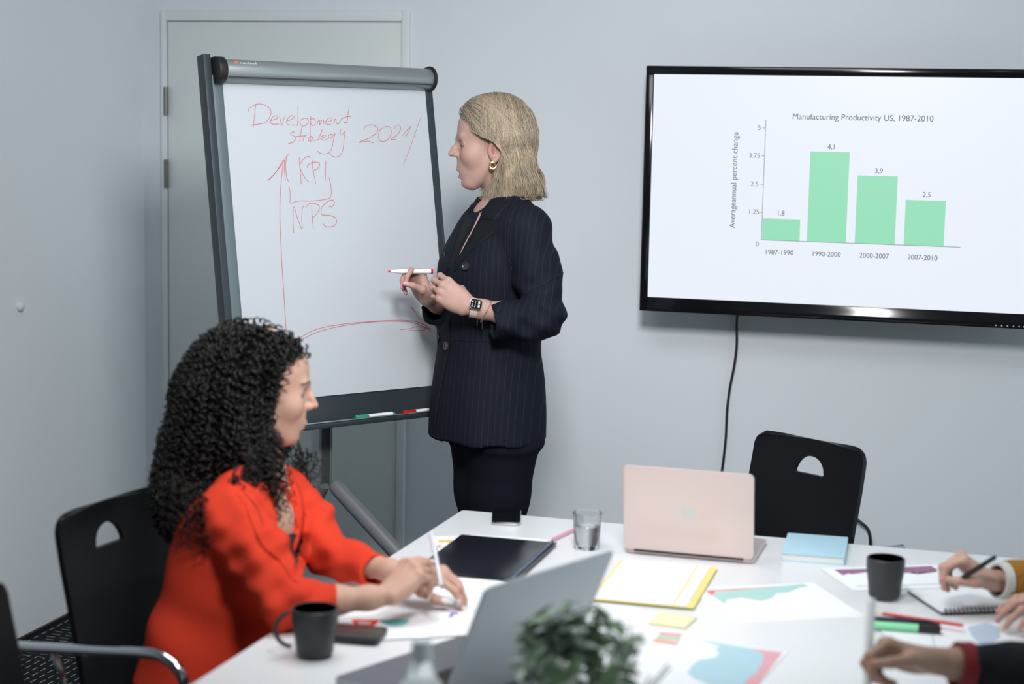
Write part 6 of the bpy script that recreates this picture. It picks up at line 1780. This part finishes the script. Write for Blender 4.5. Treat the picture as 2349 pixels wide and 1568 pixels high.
    for (x0, y0), (x1, y1), dd in [((612, 1000), (640, 1205), 3.60), ((600, 1010), (618, 1220), 3.575), ((540, 1080), (520, 1200), 3.50), ((580, 1040), (600, 1190), 3.56), ((590, 1020), (600, 1225), 3.57), ((622, 985), (652, 1150), 3.62), ((575, 1050), (585, 1235), 3.55), ((606, 1030), (630, 1180), 3.585), ((560, 1060), (560, 1245), 3.54), ((452, 1120), (470, 1255), 3.46), ((430, 1120), (440, 1240), 3.47), ((412, 1100), (410, 1245), 3.52), ((395, 1090), (388, 1215), 3.56), ((635, 1000), (655, 1120), 3.63), ((690, 1030), (712, 1125), 3.86), ((680, 1040), (698, 1120), 3.84), ((700, 1040), (725, 1075), 3.87)]:
        for j in range(9):
            a = A(x0 + rng.normal(0, 10), y0 + rng.normal(0, 12), dd); b = A(x1 + rng.normal(0, 13), y1 + rng.normal(0, 22), dd - 0.02)
            lk.append(np.stack([a + (b - a) * q for q in np.linspace(0, 1, 26)]))
    lp = np.stack(lk, 1)
    ll = [np.linalg.norm(lp[-1, s] - lp[0, s]) for s in range(lp.shape[1])]
    for s in range(lp.shape[1]):
        v, f, C = strand_mesh(lp[:, s:s + 1], [1.0], 1.0 / 26, 0.0015, [dk_ * rng.uniform(0.4, 1.2)], 30 + s, helix=0.0062, pitch=0.021, sides=4, sub=3, taper=0.5)
        hp.append((v - base, f, C))
    hairm = mat('hair_black', rough=0.36, spec=0.4, attr='Col')
    hr = link_mesh('hair', np_mesh('hair', hp), hairm, who); hr['label'] = 'long black curly hair'
    # ---------------- her pen: a thing of its own
    p0, p1 = A(989, 1222, 3.43), A(1014, 1352, 3.37)
    pn = thing('white_pen', 'slim white pen held upright by the woman in red', 'pen', p1)
    d = p0 - p1
    pm = mat('pen_silver_white', rgb(206, 208, 214), rough=0.3, metal=0.2)
    MB().tube([d * 0.0, d * 0.06], [0.0008, 0.0030], 12).build('tip', mat('pen_tip_grey', rgb(120, 124, 130), rough=0.3, metal=0.8), pn, smooth=True)
    MB().tube([d * 0.06, d * 0.12, d * 0.97], [0.0030, 0.0042, 0.0042], 16).build('barrel', pm, pn, smooth=True)
    MB().tube([d * 0.97, d * 1.0], [0.0042, 0.0034], 16).build('end_cap', pm, pn, smooth=True)
    return who
SEATED = seated()
# ================================================================== two people reaching in from the right
def side_person(label, arms, torso_xy, jacket_m, skin, hair_c, cuff=None, seat_h=0.45, facing=None):
    A = at
    base = V((torso_xy[0], torso_xy[1], 0))
    who = thing('person', label, 'person', base)
    Fw = unit(facing); Lf = np.cross(E_Z, Fw)
    skinm = mat('skin_side_' + jacket_m.name, rough=0.46, sss=0.12, attr='Col')
    parts = []; loc = lambda p, R_, o: (V(p) - o) @ np.asarray(R_).T
    G = Grid(base + V((-0.95, -0.75, 0.44)), base + V((0.32, 0.75, 1.10)), 0.0075)
    s0 = base + E_Z * 0.46
    G.loft([(s0, 0.14, 0.18), (s0 + E_Z * 0.16, 0.125, 0.16), (s0 + E_Z * 0.36 + Fw * 0.02, 0.125, 0.175), (s0 + E_Z * 0.50 + Fw * 0.03, 0.10, 0.18), (s0 + E_Z * 0.57 + Fw * 0.035, 0.06, 0.10)], Fw, Lf, 0.02, 2.3)
    def folds(X, Y, Z, t_):
        return 0.004 * np.sin(70 * X + 60 * Z) * np.sin(40 * Y - 25 * X) + 0 * X
    cuffs = []
    for side, W, X_, Z_, pose, CU, ELB, extra in arms:
        R = frame3(X_, Z_)
        if side == 'L': R[1] = -np.cross(R[2], R[0])
        v, f, C, j = hand(pose, skin, extra.get('nail', np.array(skin) * (1.1, 0.95, 0.95)), loc(ELB, R, W), arm_r=extra.get('arm_r', (0.024, 0.029, 0.034)), size=extra.get('size', 1.0), vox=0.0017)
        parts.append((place_pts(v, W, R), np.asarray(f)[:, ::-1] if side == 'L' else f, C))
        sh = s0 + E_Z * 0.46 + Lf * (0.17 if side == 'L' else -0.17) + Fw * 0.03
        G.chain([sh, ELB], [0.068, 0.056], 0.03, fold=folds); G.chain([ELB, (V(ELB) + V(CU)) / 2, CU], [0.056, 0.052, extra.get('cr', 0.044)], 0.015, fold=folds)
        d = unit(V(CU) - V(ELB)); c_ = V(CU)
        G.cone(c_ - d * 0.02, c_ + d * 0.08, extra.get('cr', 0.044) - 0.008, extra.get('cr', 0.044) - 0.006, 0.003, 'sub')
        sl = G._box(c_ - 0.08, c_ + 0.08); X, Y, Z = G._pts(sl)
        e = (X - c_[0]) * d[0] + (Y - c_[1]) * d[1] + (Z - c_[2]) * d[2]
        rr_ = np.sqrt((X - c_[0]) ** 2 + (Y - c_[1]) ** 2 + (Z - c_[2]) ** 2)
        G.d[sl] = np.where((e > -0.008) & (np.sqrt(np.maximum(rr_ ** 2 - e * e, 0)) < 0.060), np.maximum(G.d[sl], e), G.d[sl])
        cuffs.append((c_, d, extra.get('cr', 0.044), extra))
    v, f = G.mesh(); jk = link_mesh('jacket', np_mesh('jacket', [(relax(v, f, 1) - base, f, None)]), jacket_m, who)
    for c_, d, r_, extra in cuffs:
        if extra.get('cuff') is None: continue
        u1 = unit(np.cross(d, E_Z)); u2 = np.cross(d, u1); w_ = extra.get('cuff_len', 0.016)
        vs = []; fs = []
        for k in range(33):
            a = 2 * math.pi * k / 32; q = math.cos(a) * u1 + math.sin(a) * u2
            for rr_, s in ((r_ + 0.0015, -0.008), (r_ - 0.001, w_), (r_ - 0.006, w_), (r_ - 0.006, -0.008)): vs.append(c_ + d * s + q * rr_ - base)
        for k in range(32):
            for m in range(3): fs.append((4 * k + m, 4 * k + m + 1, 4 * k + 4 + m + 1, 4 * k + 4 + m))
        MB().add(vs, fs).build('shirt_cuff', extra['cuff'], who, smooth=True)
        if 'ring' in extra: pass
    # head and trunk (outside the picture)
    hv, hf, hc, HG = head(skin, np.array(skin) * (0.8, 0.5, 0.5), (0.05, 0.035, 0.03), vox=0.0032)
    HO = s0 + E_Z * 0.79 + Fw * 0.08; HR = head_axes(Fw, pitch=0.2)
    parts.append((place_pts(hv, HO, HR), hf, hc))
    G = Grid(base + V((-0.95, -0.45, -0.02)), base + V((0.32, 0.45, 1.12)), 0.013)
    G.loft([(s0 - E_Z * 0.02, 0.12, 0.16), (s0 + E_Z * 0.36, 0.10, 0.15), (s0 + E_Z * 0.58 + Fw * 0.03, 0.05, 0.07)], Fw, Lf, 0.02, 2.2)
    G2 = Grid(base + V((-0.75, -0.45, -0.02)), base + V((0.32, 0.45, 0.70)), 0.012)
    G2.loft([(s0 - E_Z * 0.03, 0.15, 0.18), (s0 + E_Z * 0.10, 0.13, 0.165)], Fw, Lf, 0.02, 2.3)
    for s in (-1, 1):
        h0 = s0 + Lf * s * 0.09 + E_Z * 0.05; k0 = h0 + Fw * 0.40; a0 = V((k0[0], k0[1], 0.08))
        G.chain([h0, k0, a0, a0 + Fw * 0.13 - E_Z * 0.045], [0.07, 0.05, 0.036, 0.024], 0.02)
        G2.chain([h0, k0, a0 + E_Z * 0.03], [0.088, 0.070, 0.058], 0.03)
    v, f = G.mesh(); parts.append((v, f, np.tile(np.array(skin), (len(v), 1))))
    link_mesh('body', np_mesh('body', [(p[0] - base, p[1], p[2]) for p in parts]), skinm, who)
    v, f = G2.mesh(); link_mesh('trousers', np_mesh('trousers', [(relax(v, f, 1) - base, f, None)]), mat('trousers_navy', (0.0085, 0.0105, 0.017, 1), rough=0.8), who)
    G = Grid((-0.15, -0.12, -0.12), (0.12, 0.12, 0.18), 0.006)
    G.ell((-0.025, 0, 0.05), (0.112, 0.088, 0.10), 0.02); X, Y, Z = G._pts((slice(None),) * 3)
    G.d = np.maximum(G.d, (X - np.interp(Z, [-0.2, -0.02, 0.05, 0.09, 0.2], [-0.03, -0.01, 0.05, 0.07, 0.1]).astype(np.float32)) * 0.8).astype(np.float32)
    v, f = G.mesh(); link_mesh('hair', np_mesh('hair', [(place_pts(v, HO, HR) - base, f, np.tile(hair_c, (len(v), 1)))]), mat('hair_side', rough=0.5, attr='Col'), who)
    return who
A = at
mustard = mat('mustard_wool', (0.335, 0.150, 0.030, 1), rough=0.9, spec=0.15, noise=0.12, nscale=70, bump=0.15, bscale=500)
blk = mat('suit_black', (0.010, 0.011, 0.014, 1), rough=0.75, spec=0.2)
whitecuff = mat('cuff_white', rgb(196, 196, 192), rough=0.7); redcuff = mat('cuff_red', (0.20, 0.008, 0.012, 1), rough=0.7)
skA = (0.50, 0.31, 0.25)
side_person('person in a mustard jacket writing in the spiral notebook, seen by hands only', [
    ('R', A(2282, 1334, 3.58), img(-0.80, 0.52, 0.05), img(0.45, 0.86, 0.10), {'index': (4, (58, 48, 26)), 'middle': (1, (66, 58, 30)), 'ring': (-2, (74, 66, 34)), 'pinky': (-5, (74, 62, 30)), 'thumb': [(0.044, 0.036, -0.024), (0.074, 0.036, -0.042), (0.098, 0.026, -0.054)], 'thumb_nail': (0.0, 1.0, 0.2)},
     A(2296, 1331, 3.58), A(2500, 1330, 3.66), {'cuff': whitecuff, 'cr': 0.038, 'cuff_len': 0.010}),
    ('L', A(2484, 1392, 3.42), img(-0.96, 0.10, 0.05), img(0.05, 0.97, -0.20), {'index': (3, (22, 22, 12)), 'middle': (1, (26, 26, 14)), 'ring': (-4, (28, 26, 14)), 'pinky': (-10, (26, 24, 14)), 'thumb': [(0.046, 0.038, -0.016), (0.070, 0.052, -0.026), (0.090, 0.054, -0.034)], 'thumb_nail': (0.0, 0.4, 0.9)},
     A(2520, 1390, 3.42), A(2680, 1405, 3.40), {'cuff': whitecuff, 'cr': 0.038}),
    ], (0.86, 3.45), mustard, skA, np.array((0.10, 0.06, 0.035)), facing=-E_R * 0.98 + E_F * 0.1)
side_person('person in a black jacket with red cuff at the lower right edge', [
    ('R', A(2150, 1516, 2.965), img(-0.97, 0.20, 0.10), img(0.20, 0.80, 0.50), {'index': (4, (48, 62, 34)), 'middle': (1, (58, 72, 40)), 'ring': (-2, (66, 76, 40)), 'pinky': (-5, (68, 72, 36)), 'thumb': [(0.048, 0.040, -0.020), (0.080, 0.042, -0.034), (0.106, 0.030, -0.040)], 'thumb_nail': (0.0, 0.9, 0.3)},
     A(2214, 1528, 2.97), A(2480, 1560, 3.00), {'cuff': redcuff, 'cr': 0.042, 'cuff_len': 0.018, 'arm_r': (0.026, 0.032, 0.038), 'size': 1.06}),
    ], (0.80, 2.55), blk, (0.42, 0.26, 0.19), np.array((0.02, 0.016, 0.014)), facing=-E_R * 0.98 + E_F * 0.15)
for (x, y), lb in (((0.86, 3.45), 'black armchair under the person in mustard, outside the picture'), ((0.80, 2.55), 'black armchair under the person in black, outside the picture')):
    c_ = copy_tree(ch1); c_.location = (x + 0.05, y, 0); c_.rotation_euler = (0, 0, math.pi + YAW); c_['label'] = lb
# things they hold
p0, p1 = A(2181, 1343, 3.56), A(2284, 1276, 3.49)
pn = thing('black_pen', 'black pen in the writing hand of the person in mustard', 'pen', p0); d = p1 - p0
MB().tube([d * 0.0, d * 0.10], [0.0008, 0.0030], 12).build('tip', blackmatt, pn, smooth=True)
MB().tube([d * 0.10, d * 0.30, d * 0.70], [0.0040, 0.0058, 0.0056], 16).build('grip', blackmatt, pn, smooth=True)
MB().tube([d * 0.70, d * 0.97, d * 1.0], [0.0050, 0.0046, 0.0036], 16).build('barrel', blackmatt, pn, smooth=True)
p0, p1 = A(1988, 1580, 2.945), A(1999, 1372, 2.985)
pn = thing('white_stick', 'white round stick held upright by the person in black', 'stick', p0); d = p1 - p0
MB().tube([d * 0.0, d * 0.97], [0.0078, 0.0078], 20).build('barrel', mat('stick_white', rgb(246, 248, 250), rough=0.4), pn, smooth=True)
MB().tube([d * 0.97, d * 1.0], [0.0078, 0.0060], 20).build('end_cap', MATS['stick_white'], pn, smooth=True)
